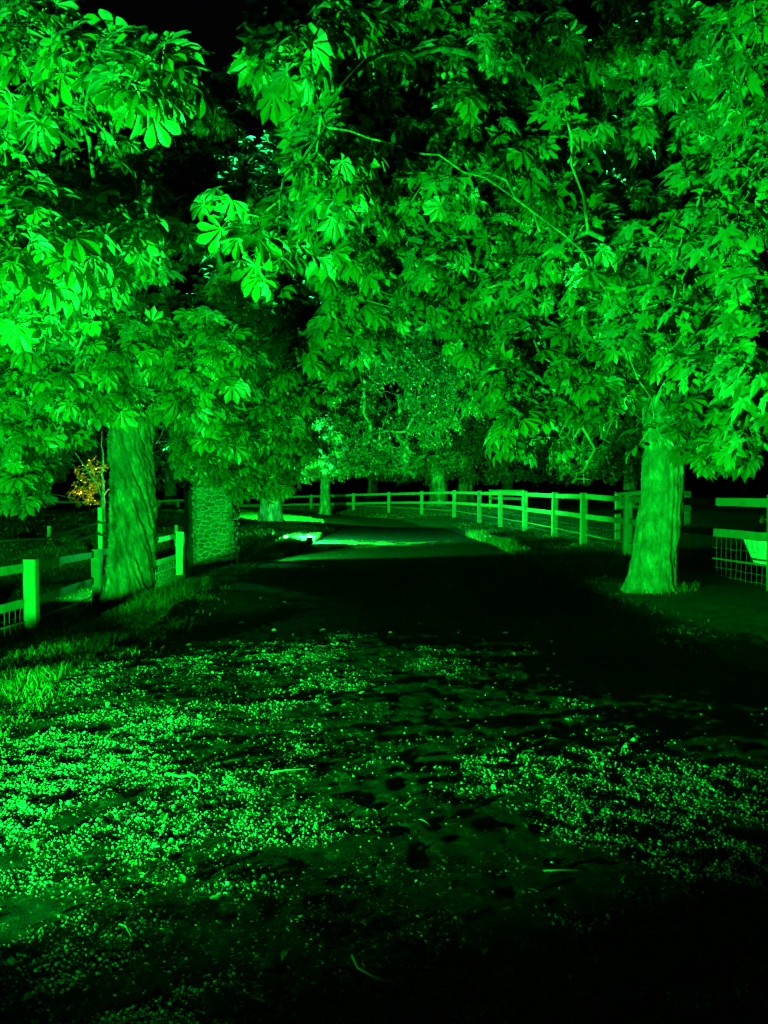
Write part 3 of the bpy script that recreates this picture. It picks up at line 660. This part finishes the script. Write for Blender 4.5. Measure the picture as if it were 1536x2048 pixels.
# --- trees farther along the drive
def far_tree(name, label, bx, by, trunk_r, h_fork, clumps, kind, mat, crown_kw, mult=1., forks=3, group=None, height=7, seed=0, lean=0, branch_kw=None):
    z = gz(bx, by)
    path = [(bx, by, z - .2), (bx + lean * .3, by, z + .8), (bx + lean, by, z + h_fork)]
    roots = [[((bx + lean, by, z + h_fork * .9), trunk_r * .8), ((bx + lean, by, z + height * .6), trunk_r * .5), ((bx + lean, by, z + height), trunk_r * .2)]]
    for k in range(forks):
        a = 2 * math.pi * k / forks + seed; e = 1.6 + .3 * h_fork
        roots.append([((bx + lean, by, z + h_fork * .85), trunk_r * .42), ((bx + lean + .5 * math.cos(a), by + .5 * math.sin(a), z + h_fork + .45), trunk_r * .36), ((bx + lean + 1.6 * math.cos(a), by + 1.6 * math.sin(a), z + h_fork + 1.5), trunk_r * .2)])
    return make_tree(name, label, (bx, by, z - .2), dict(path=path, rad=[trunk_r * 1.15, trunk_r, trunk_r * .85], flare=.5, flare_h=.3, roots=3, ridge=trunk_r * .08, nridge=5, na=32, dz=.07, seed=seed),
              roots, clumps, kind, mat, mult, group, crown_kw, branch_kw or dict(rtip=.006, n=4), step=.5)

G = 'trees farther along the drive'
far_tree('horse_chestnut_tree', 'tree on the grass mound with wide flared foot, behind the small floodlight', -4.0, 27, .36, 2.6,
         [(560, 800, 25, 110, 90, 2, 60), (480, 880, 25, 90, 60, 2, 40), (620, 900, 25, 60, 50, 2, 30), (450, 700, 26, 120, 80, 2, 40), (620, 680, 26, 90, 80, 2, 40), (600, 560, 27, 120, 80, 2, 30)],
         'p2', 'chestnut', dict(leaves=6, size=.2, back=3, pet=.15), 2.6, group=G, height=8, seed=1)
far_tree('lime_tree', 'slim pale tree forking just above the far bend of the fence', -2.9, 38, .235, 2.0,
         [(640, 880, 36, 100, 60, 2, 110), (600, 920, 36, 70, 30, 2, 50), (700, 910, 36, 80, 40, 2, 70), (650, 780, 36, 110, 70, 2, 110), (720, 690, 36, 90, 70, 2, 80), (640, 940, 36, 80, 20, 2, 40)],
         's', 'fine', dict(leaves=9, size=.17, back=4, pet=.14, hang=.6, spread=.8), 2.2, group=G, height=8, seed=2)
# the drooping bright tree over the middle of the fence
far_tree('weeping_tree', 'tall tree with thin drooping boughs over the middle of the fence', 3.2, 46, .45, 2.3,
         [(740, 720, 30, 40, 60, 2, 50), (800, 700, 30, 60, 70, 2, 90), (860, 760, 30, 60, 70, 2, 90), (900, 700, 30, 60, 60, 2, 60), (870, 850, 31, 50, 40, 2, 36), (940, 780, 32, 50, 60, 2, 40), (780, 840, 34, 70, 60, 2, 60),
          (850, 640, 30, 80, 40, 2, 50), (760, 920, 38, 70, 30, 2, 50), (850, 920, 42, 80, 30, 2, 60)],
         's', 'fine', dict(leaves=8, size=.14, back=4, pet=.12, hang=1.1, spread=.8), 2.0, group=G, height=9, seed=3, branch_kw=dict(rtip=.008, n=4, power=.42))
B = 'dim trees behind the paddock fence'
back = [(930, 56, .55, 2.1, 'broad dim trunk behind the middle of the right fence', [(930, 900, 55, 110, 40, 3, 90), (960, 820, 55, 110, 60, 3, 90), (1020, 760, 56, 120, 90, 3, 80), (900, 952, 55, 170, 14, 3, 60), (1080, 950, 55, 120, 14, 3, 40)]),
        (884, 60, .4, 2.0, 'narrower dim trunk just left of the broad one behind the fence', [(850, 930, 58, 90, 30, 3, 60), (820, 850, 60, 90, 60, 3, 60)]),
        (1015, 62, .45, 2.0, 'farthest dim tree seen over the middle fence posts', [(1050, 930, 60, 90, 30, 3, 60), (1100, 850, 60, 100, 70, 3, 80)]),
        (1260, 40, .35, 2.4, 'dim tree close to the far side of the right trunk', [(1240, 900, 38, 90, 60, 2, 70), (1180, 930, 38, 80, 30, 2, 40), (1330, 860, 38, 90, 80, 2, 60)]),
        (745, 66, .4, 2.0, 'dim tree standing far behind the bend of the fence', [(740, 920, 62, 90, 30, 3, 60), (700, 860, 62, 120, 60, 3, 60)])]
for i, (px, d, r, hf, lab, cl) in enumerate(back):
    b = P(px, 1000, d); far_tree('broadleaf_tree', lab, b[0], d, r, hf, cl, 's', 'fine', dict(leaves=8, size=.26, back=4, pet=.2, hang=.5, spread=.9), 1.6, group=B, height=9, seed=20 + i)
LB = 'dark trees across the left field'
for i, (px, d, lab, cl) in enumerate([
        (340, 52, 'dark tree over the far field fence, right of the twisted trunk', [(350, 940, 50, 60, 40, 2, 60), (330, 880, 50, 70, 60, 2, 60)]),
        (60, 50, 'dark tree over the far field fence at the left edge', [(60, 930, 48, 90, 50, 2, 80), (30, 850, 48, 90, 60, 2, 60)]),
        (190, 58, 'dark tree over the far field fence behind the yellow leaves', [(190, 930, 56, 80, 50, 2, 70), (200, 860, 56, 90, 60, 2, 50)])]):
    b = P(px, 1000, d); far_tree('broadleaf_tree', lab, b[0], d, .4, 2.2, cl, 's', 'fine', dict(leaves=8, size=.26, back=3, pet=.2, hang=.5, spread=.9), .8, group=LB, height=8, seed=30 + i)
b = P(205, 1000, 23)
far_tree('autumn_tree', 'small tree with yellow leaves lit warm, left of the twisted trunk', b[0], 23, .07, 1.2,
         [(170, 960, 23, 35, 30, .3, 34), (160, 990, 23, 25, 20, .3, 14), (190, 935, 23, 25, 20, .3, 12), (185, 1005, 23, 16, 14, .2, 8), (85, 985, 23, 16, 10, .2, 5), (340, 880, 23, 25, 40, .3, 8)],
         's', 'yellow', dict(leaves=6, size=.07, back=3, pet=.06, hang=.6, spread=.8), 1.2, height=3, seed=40, branch_kw=dict(rtip=.003, n=4))

# ------------------------------------------------------------------ fences
def fence(name, label, posts, bottoms, tops, rails, rail_w, back=(0, 1), post_w=.15, net=True, wire_z=.28, grp=None, rail_h=.115, skip=(), thin=True, mats='wood', rail_mat=None, offs=.085):
    """posts: xy list; tops/bottoms world z; rails: offsets below the top"""
    bottoms = [min(b, gz(*p) + .02) for b, p in zip(bottoms, posts)]
    root = thing(name, label, 'fence', (posts[0][0], posts[0][1], bottoms[0]), grp)
    for (x, y), b, t in zip(posts, bottoms, tops):
        if (x, y) in skip: continue
        mb = MB(); l = rng.normal(0, .012, 2)
        d = np.array(posts[-1]) - np.array(posts[0])
        mb.box((x, y, b - .25), (x + l[0], y + l[1], t), post_w, post_w * .8, up=(0, 1, 0), jit=.002)
        obj('post', mb.mesh('post'), M[mats], root)
    off = np.array((*back, 0)) * offs
    for i in range(len(posts) - 1):
        a = np.array((*posts[i], 0.)); b = np.array((*posts[i + 1], 0.)); d = unit(b - a)
        for k, rz in enumerate(rails):
            mb = MB(); p = a + off + (0, 0, tops[i] - rz + rng.normal(0, .006)); q = b + off + (0, 0, tops[i + 1] - rz + rng.normal(0, .006))
            mb.box(p - d * .06 + off * (.02 * (i % 2)), q + d * .06 + off * (.02 * (i % 2)), .038, rail_h, jit=.0025)
            obj('rail', mb.mesh('rail'), M[rail_mat or mats], root)
        if thin:
            mb = MB(); p = a + off * .8 + (0, 0, bottoms[i] + wire_z); q = b + off * .8 + (0, 0, bottoms[i + 1] + wire_z)
            mb.tube([p, (p + q) / 2 - (0, 0, .012), q], .014, 6); obj('low_rail', mb.mesh('low_rail'), M[mats], root)
        if net:
            mb = MB(); L = np.linalg.norm(b - a); n = int(L / .13); A = []; Bv = []
            sg = off * 1.35
            def pt(s, u):
                z0_ = bottoms[i] * (1 - s) + bottoms[i + 1] * s; z1_ = (tops[i] * (1 - s) + tops[i + 1] * s) - rails[-1]
                return a + (b - a) * s + sg + (0, 0, z0_ + (z1_ - z0_) * u)
            for j in range(n + 1):
                pp = [pt(j / n, u) + rng.normal(0, .006, 3) for u in (0, .25, .5, .75, 1)]
                A += pp[:-1]; Bv += pp[1:]
            for u in (.04, .22, .42, .66, .93):
                pp = [pt(j / n, u) + rng.normal(0, .004, 3) for j in range(n + 1)]; A += pp[:-1]; Bv += pp[1:]
            mb.frusta(A, Bv, np.full(len(A), .0022), np.full(len(A), .0022), 3)
            obj('wire_netting', mb.mesh('wire_netting'), M['wire'], root)
    return root

# right paddock fence, following the bend: px, depth, top y, bottom y
rf = [(1720, 8.0, 1003, 1195), (1552, 9.6, 992, 1160), (1340, 12.6, 992, 1132), (1255, 15.2, 990, 1114), (1167.7, 17.9, 987, 1092.7), (1109, 20.7, 986, 1076.4), (1050.4, 23.6, 983.5, 1062.6), (1001, 26.6, 981.5, 1051), (958.9, 29.8, 982.5, 1042.4),
      (908.6, 33.2, 981.5, 1034), (843.7, 36.6, 983, 1026), (777.5, 39.2, 985, 1022.7), (706.6, 41, 987, 1020.5), (622, 42.4, 990, 1019), (535, 43.5, 992, 1018), (440, 44.5, 994, 1018)]
pp_ = [P(a, c, b) for a, b, c, e in rf]; pb_ = [P(a, e, b) for a, b, c, e in rf]
posts = [(p[0], p[1]) for p in pp_]
def gb(b, p): return float(b[2])
fence('paddock_fence', 'long timber post and rail fence curving round the right side and the far bend', posts, [min(b[2], gz(*p)) if False else b[2] for b, p in zip(pb_, posts)],
      [p[2] + .02 for p in pp_], [.10, .55], .1, back=(.35, .9), post_w=.155)
# left near fence
lf = [(-260, 7.2, 1165, 1390), (62, 10.1, 1118, 1285), (195, 13.9, 1098, 1222), (359, 17.6, 1063, 1157)]
pp_ = [P(a, c, b) for a, b, c, e in lf]; pb_ = [P(a, e, b) for a, b, c, e in lf]
fence('field_fence', 'low timber post and rail fence between the twisted trunk and the left edge', [(p[0], p[1]) for p in pp_], [b[2] for b in pb_], [p[2] for p in pp_], [.10, .58], .1, back=(-.9, .5), post_w=.165)
# slender dark railed fence in the field
ff = [(-60, 19, 1058, 1112), (98, 21, 1052, 1107), (200, 18, 1015, 1112), (352, 20, 1050, 1110)]
pp_ = [P(a, c, b) for a, b, c, e in ff]; pb_ = [P(a, e, b) for a, b, c, e in ff]
fence('dark_railed_fence', 'thin posts with two dark rails in the left field', [(p[0], p[1]) for p in pp_], [b[2] for b in pb_], [p[2] for p in pp_], [.34, .62], .1, back=(0, -1), post_w=.09, net=False, thin=False, rail_mat='dark', rail_h=.05, offs=.07)
# far fence across the field
fr = [(-40, 44, 1001, 1022), (22, 44, 1001, 1021), (108, 44, 1001, 1020), (200, 44.5, 1001, 1019), (318, 45, 1000, 1018), (356, 45, 998, 1018), (440, 45.5, 998, 1018)]
pp_ = [P(a, c, b) for a, b, c, e in fr]; pb_ = [P(a, e, b) for a, b, c, e in fr]
fence('far_field_fence', 'distant pale rail fence across the far side of the left field', [(p[0], p[1]) for p in pp_], [b[2] for b in pb_], [p[2] for p in pp_], [.08], .1, back=(0, -1), post_w=.16, net=False, thin=False)
# cross fences beyond the paddock fence
for lab, pts in (('short length of rails beyond the middle posts of the right fence', [(980, 40, 979, 1024), (1046, 38, 980, 1030)]),
                 ('short length of rails beyond the fence, left of the pale trunk', [(1236, 19, 979, 1050), (1300, 19, 980, 1052), (1375, 19.5, 982, 1050)])):
    pp_ = [P(a, c, b) for a, b, c, e in pts]; pb_ = [P(a, e, b) for a, b, c, e in pts]
    fence('cross_fence', lab, [(p[0], p[1]) for p in pp_], [b[2] for b in pb_], [p[2] for p in pp_], [.07, .45], .1, back=(0, -1), post_w=.13, net=False, thin=False, grp='fences inside the paddock')

# ------------------------------------------------------------------ stone pier and gate post
def pier():
    base = P(430, 1150, 15.5); x0, x1 = P(389, 1100, 15.5)[0], P(470, 1100, 15.5)[0]; y0 = 15.25; y1 = 15.85
    zb = min(gz(x0, y0), gz(x1, y0)) - .15; ztop = P(430, 962, 15.5)[2]
    root = thing('stone_pier', 'rough rubble stone gate pier with pale mortar, right of the twisted trunk', 'pier', ((x0 + x1) / 2, 15.55, zb))
    mb = MB(); ins = .045
    mb.box(((x0 + x1) / 2, 15.55, zb), ((x0 + x1) / 2, 15.55, ztop - .1), x1 - x0 - 2 * ins, y1 - y0 - 2 * ins, up=(0, 1, 0))
    obj('mortar_core', mb.mesh('mortar_core'), M['mortar'], root)
    st = MB()
    def slab(poly, c0, u, n, dp):
        """a stone from a 2D outline (u, z), proud of the mortar by dp"""
        poly = np.array(poly); cen = poly.mean(0); m = []
        for k in range(len(poly)):                       # round the corners
            a, b_ = poly[k], poly[(k + 1) % len(poly)]; m += [a * .78 + b_ * .22, a * .5 + b_ * .5, a * .22 + b_ * .78]
        m = np.array(m) + rng.normal(0, .0035, (len(m), 2)); K = len(m); V = []
        for sc_, o in ((1, -.03), (1, dp * .5), (.88, dp * .9), (.5, dp)):
            for p in m:
                q_ = cen + (p - cen) * sc_; V.append(c0 + u * q_[0] + np.array((0, 0, 1.)) * q_[1] + n * (o + rng.normal(0, .003)))
        q = [(r_ * K + k, r_ * K + (k + 1) % K, r_ * K + K + (k + 1) % K, r_ * K + K + k) for r_ in range(3) for k in range(K)]
        V.append(c0 + u * cen[0] + np.array((0, 0, 1.)) * cen[1] + n * (dp + .003)); st.add(V, q, [(3 * K + k, 3 * K + (k + 1) % K, 4 * K) for k in range(K)])
    def clip(poly, pnt, nrm):
        out = []
        for k in range(len(poly)):
            a, b_ = poly[k], poly[(k + 1) % len(poly)]; da, db = (a - pnt) @ nrm, (b_ - pnt) @ nrm
            if da <= 0: out.append(a)
            if da * db < 0: out.append(a + (b_ - a) * da / (da - db))
        return out
    def stone(c, n, u, w, h, dp):
        a = np.linspace(0, 2 * math.pi, 7)[:6] + rng.uniform(0, 1)
        slab([(w / 2 * math.cos(t) * rng.uniform(.8, 1.1), h / 2 * math.sin(t) * rng.uniform(.8, 1.1)) for t in a], np.array(c, float), u, n, dp)
    H = ztop - .1 - zb
    for (ox, oy, u, n, W) in (((x0 + x1) / 2, y0 + ins, np.array((1., 0, 0)), np.array((0, -1., 0)), x1 - x0), (x0 + ins, (y0 + y1) / 2, np.array((0, 1., 0)), np.array((-1., 0, 0)), y1 - y0), (x1 - ins, (y0 + y1) / 2, np.array((0, 1., 0)), np.array((1., 0, 0)), y1 - y0)):
        S_ = []; zz = 0.0; row = 0
        while zz < H:
            h = rng.uniform(.06, .13); xx = -W / 2 + rng.uniform(0, .1)
            while xx < W / 2:
                S_.append((xx + rng.normal(0, .012), zz + h / 2 + rng.normal(0, .022))); xx += rng.uniform(.08, .21)
            zz += h
        S_ = np.array(S_); an = np.array((1., 1.7))
        for a in S_:
            poly = [np.array(p) for p in ((-W / 2, 0), (W / 2, 0), (W / 2, H), (-W / 2, H))]
            dd = ((S_ - a) * an); o_ = np.argsort((dd ** 2).sum(1))[1:15]
            for k in o_:
                b_ = S_[k]; nn_ = (b_ - a) * an * an; poly = clip(poly, (a + b_) / 2, nn_)
                if len(poly) < 3: break
            if len(poly) < 3: continue
            cen = np.mean(poly, 0); ext = np.ptp(np.array(poly), axis=0)
            if min(ext) < .03: continue
            k_ = np.maximum(1 - .022 / ext, .5)
            slab([cen + (p - cen) * k_ for p in poly], np.array((ox, oy, zb)), u, n, .03 + rng.random() * .055)
    # ragged domed top
    for k in range(26):
        a, b_ = rng.uniform(-.5, .5), rng.uniform(-.5, .5)
        zz = ztop - .12 + .12 * (1 - (2 * a) ** 2)
        stone(((x0 + x1) / 2 + a * (x1 - x0), 15.55 + b_ * (y1 - y0), zz - .04), np.array((0.0, 0.0, 1.0)) * 0 + unit(np.array((a * .5, -.3, 1.))), np.array((1., 0, 0)), .2, .12, .06)
    obj('stonework', st.mesh('stonework', True), M['stone'], root)
pier()
gx = P(380, 1100, 15.3)
gp = thing('gate_post', 'upright gate post coloured black as trunk shadow, left of the stone pier', 'post', (gx[0], 15.3, gz(gx[0], 15.3) - .1))
mb = MB(); mb.box((gx[0], 15.3, gz(gx[0], 15.3) - .2), (gx[0] - .02, 15.3, P(380, 985, 15.3)[2]), .17, .15, up=(0, 1, 0), jit=.002); obj('post_shaft', mb.mesh('post_shaft'), M['dark'], gp)  # the black shaft stands in for the left trunk's shadow
mb = MB(); mb.box((gx[0] - .02, 15.3, P(380, 985, 15.3)[2]), (gx[0] - .02, 15.3, P(380, 983, 15.3)[2] + .02), .19, .17, up=(0, 1, 0)); obj('cap', mb.mesh('cap'), M['dark'], gp)

# ------------------------------------------------------------------ planter behind the right fence
pc = P(1548, 1128, 10.6); pz = pc[2]
pt_ = thing('planter', 'pale square planter with leafy plant behind the right fence', 'planter', (pc[0], pc[1], pz))
mb = MB(); hb, ht, H = .22, .33, P(1548, 1080, 10.6)[2] - pz
def frust(mb, c, a, b, z0, z1, n=24, e=.35):
    V = []
    for r, z in ((a * .96, z0), (a, z0 + .02), (b, z1), (b * .9, z1), (b * .85, z1 - .05)):
        for k in range(n):
            t = 2 * math.pi * k / n; ca, sa = math.cos(t), math.sin(t)
            V.append((c[0] + r * math.copysign(abs(ca) ** e, ca), c[1] + r * math.copysign(abs(sa) ** e, sa), z))
    q = [(r * n + k, r * n + (k + 1) % n, r * n + n + (k + 1) % n, r * n + n + k) for r in range(4) for k in range(n)]
    V += [(c[0], c[1], z0), (c[0], c[1], z1 - .05)]; e0 = 5 * n
    t = [(e0, (k + 1) % n, k) for k in range(n)] + [(e0 + 1, 4 * n + k, 4 * n + (k + 1) % n) for k in range(n)]
    mb.add(V, q, t)
frust(mb, (pc[0], pc[1]), hb, ht, pz, pz + H); obj('pot', mb.mesh('pot'), M['pale'], pt_)
rt = [[((pc[0], pc[1], pz + H - .1), .02), ((pc[0], pc[1], pz + H + .1), .012)]]
tp = np.array([(pc[0] + rng.uniform(-.35, .25), pc[1] + rng.uniform(-.3, .2), pz + H + rng.uniform(.08, .28)) for _ in range(10)])
ps_, pr_, ti_, cn_, fx_ = grow(rt, tp, .1, .1); V, T, C, U = crown(ps_, pr_, ti_, 'm', leaves=4, size=.06, back=2, pet=.05)
obj('stem', branch_mesh('stem', ps_, pr_, cn_, fx_), M['twig'], pt_); obj('foliage', mesh('foliage', V, T, tint=C, uv=U), M['maple'], pt_)

# ------------------------------------------------------------------ floodlights, some added as fill (each: housing, lens, bracket, and its own light)
def floodlight(key, label, name='floodlight', size=.17):
    loc, aim, watts, cone, col, rad, blend = LAMPS[key]
    loc = np.array(loc); g = gz(loc[0], loc[1]); loc[2] = loc[2] if key == 'near' else max(loc[2], g + .17); d = unit(np.array(aim) - loc)
    root = thing(name, label, 'lamp', (loc[0], loc[1], g))
    s = unit(np.cross(d, (0, 0, 1.))); u = np.cross(s, d)
    mb = MB(); mb.box(loc - d * .16, loc - d * .02, size, size * .8, up=tuple(u))
    for k in range(-3, 4): mb.box(loc - d * .19 + s * k * size * .13, loc - d * .16 + s * k * size * .13, .006, size * .6, up=tuple(u))
    obj('housing', mb.mesh('housing'), M['metal'], root)
    mb = MB(); mb.box(loc - d * .02, loc - d * .014, size * .86, size * .66, up=tuple(u)); obj('lens', mb.mesh('lens'), emis('lens_' + key, col, 40 if key in ('verge', 'leaf') else 4), root)
    mb = MB()
    for e in (-1, 1): mb.tube([loc - d * .05 + s * e * size * .55, loc - d * .05 + s * e * size * .55 - (0, 0, .5 * (loc[2] - g)), np.array((loc[0], loc[1], g + .02)) + s * e * size * .3], .007, 6)
    mb.tube([np.array((loc[0], loc[1], g + .02)) + s * size * .32, np.array((loc[0], loc[1], g + .02)) - s * size * .32], .008, 6)
    mb.box((loc[0], loc[1], g - .1), (loc[0], loc[1], g + .025), .05, .05, up=(0, 1, 0))
    obj('bracket', mb.mesh('bracket'), M['metal'], root)
    l = bpy.data.lights.new('beam', 'SPOT'); l.energy = watts; l.color = col; l.spot_size = R(cone); l.spot_blend = blend; l.shadow_soft_size = rad
    lo = bpy.data.objects.new('beam', l); scene.collection.objects.link(lo)
    lo.location = Vector(loc - np.array((loc[0], loc[1], g))); lo.rotation_euler = Vector(d).to_track_quat('-Z', 'Y').to_euler(); lo.parent = root
floodlight('near', 'green floodlight on the ground just outside the left of the frame')
floodlight('verge', 'small dark floodlight glowing white on the grass edge of the drive')
floodlight('leaf', 'added small fill light aimed up into the leaves, left of the first', size=.1)
floodlight('pier', 'added green fill light hidden behind the stone pier, aimed across the drive at the fence')
floodlight('back', 'added green fill light in the paddock behind the pale trunk, aimed at the far trees')
floodlight('rear_fill', 'added green fill light on the drive behind the viewer, aimed at the left fence')
floodlight('field', 'added green fill light in the left field hidden behind the twisted trunk')
floodlight('right', 'added green fill light on the bank outside the right of the frame, aimed up into the leaves')
floodlight('far', 'green floodlight hidden behind the flared trunk on the mound')
floodlight('warm', 'warm lamp in the left field lighting the yellow leaves', size=.12)

# ------------------------------------------------------------------ fallen twigs, leaves
def litter():
    n = 5200; y = 2.2 + 14 * rng.random(n) ** 1.0; x = rng.uniform(-1, .6, n) * (y * .52); k = (rng.random(n) < np.where(x < left_edge(y) + .3, 1, .06))
    x, y = x[k], y[k]; n = len(x); z = ground(x, y) + .012
    f = np.stack([rng.normal(0, 1, n), rng.normal(0, 1, n), rng.normal(.1, .25, n)], 1); nn = np.stack([rng.normal(0, .35, n), rng.normal(0, .35, n), np.ones(n)], 1)
    V, T, U, C = stamp('l', np.stack([x, y, z], 1), f, nn, rng.uniform(.025, .075, n))
    obj('leaf_litter', mesh('leaf_litter', V, T, tint=C, uv=U), M['litter'], kind='stuff', label='fallen leaves and scraps over the verge and drive', cat='leaf litter')
litter()
def scraps():
    n = 60000; y = 2.1 + 9 * rng.random(n) ** 1.3; x = rng.uniform(-1, .75, n) * (y * .54)
    d = .35 + .6 * fbm(x * 2, y * 3, s=71, o=3) - .25 * np.clip(x + .6, 0, 3) + .6 * np.exp(-(((x + 1.2) / .5) ** 2 + ((y - 4.9) / .5) ** 2))
    k = rng.random(n) < np.clip(d, 0.01, 1) * (y < 7) + .35 * (x < left_edge(y) + .3); x, y = x[k], y[k]; n = len(x)
    f = np.stack([rng.normal(0, 1, n), rng.normal(0, 1, n), rng.normal(.15, .35, n)], 1); nn = np.stack([rng.normal(0, .6, n), rng.normal(0, .6, n), np.ones(n)], 1)
    V, T, U, C = stamp('l', np.stack([x, y, ground(x, y) + .004], 1), f, nn, rng.uniform(.005, .016, n))
    obj('crumbled_leaves', mesh('crumbled_leaves', V, T, tint=C, uv=U), M['litter'], kind='stuff', label='crumbled leaf scraps pressed into the gritty ground', cat='leaf litter')
scraps()
def twig(px, py, pts, r, label, mat='litter'):
    """pts: list of polylines in metres on the ground, relative to the pixel's ground point"""
    d = 1.5 * FPX / (py - 975); c = P(px, py, d); c[2] = gz(c[0], c[1])
    mb = MB()
    for line in pts:
        w = [np.array((c[0] + a, c[1] + b, gz(c[0] + a, c[1] + b) + .012 + h)) for a, b, h in line]
        mb.tube(w, np.linspace(r, r * .5, len(w)), 6)
    obj('fallen_twig', mb.mesh('fallen_twig', True), M['twig'], label=label, cat='twig', group='twigs lying on the drive', loc=c)
twig(405, 1560, [[(-.1, .1, 0), (-.08, .03, .01), (-.03, -.02, .01), (.0, -.06, 0), (.02, -.16, 0)], [(-.2, .05, 0), (-.12, .0, .005), (-.05, -.01, .01), (-.02, -.03, .01)]], .006, 'forked twig on the bright gravel left of the middle')
twig(1135, 1772, [[(-.09, .01, 0), (-.03, 0, .006), (.08, -.01, 0)]], .004, 'straight pale twig on the lower right gravel')
twig(250, 1868, [[(-.03, .03, 0), (.0, .01, .004), (.03, -.03, 0)]], .004, 'short stub of twig on the dark gravel at the lower left')
twig(580, 1556, [[(-.1, -.01, 0), (-.02, .0, .008), (.1, .01, 0)]], .005, 'level twig right of the forked one')
twig(735, 1950, [[(-.05, .07, 0), (-.03, .0, .01), (.02, -.05, .01), (.08, -.07, 0)]], .005, 'curved root like twig at the bottom middle')
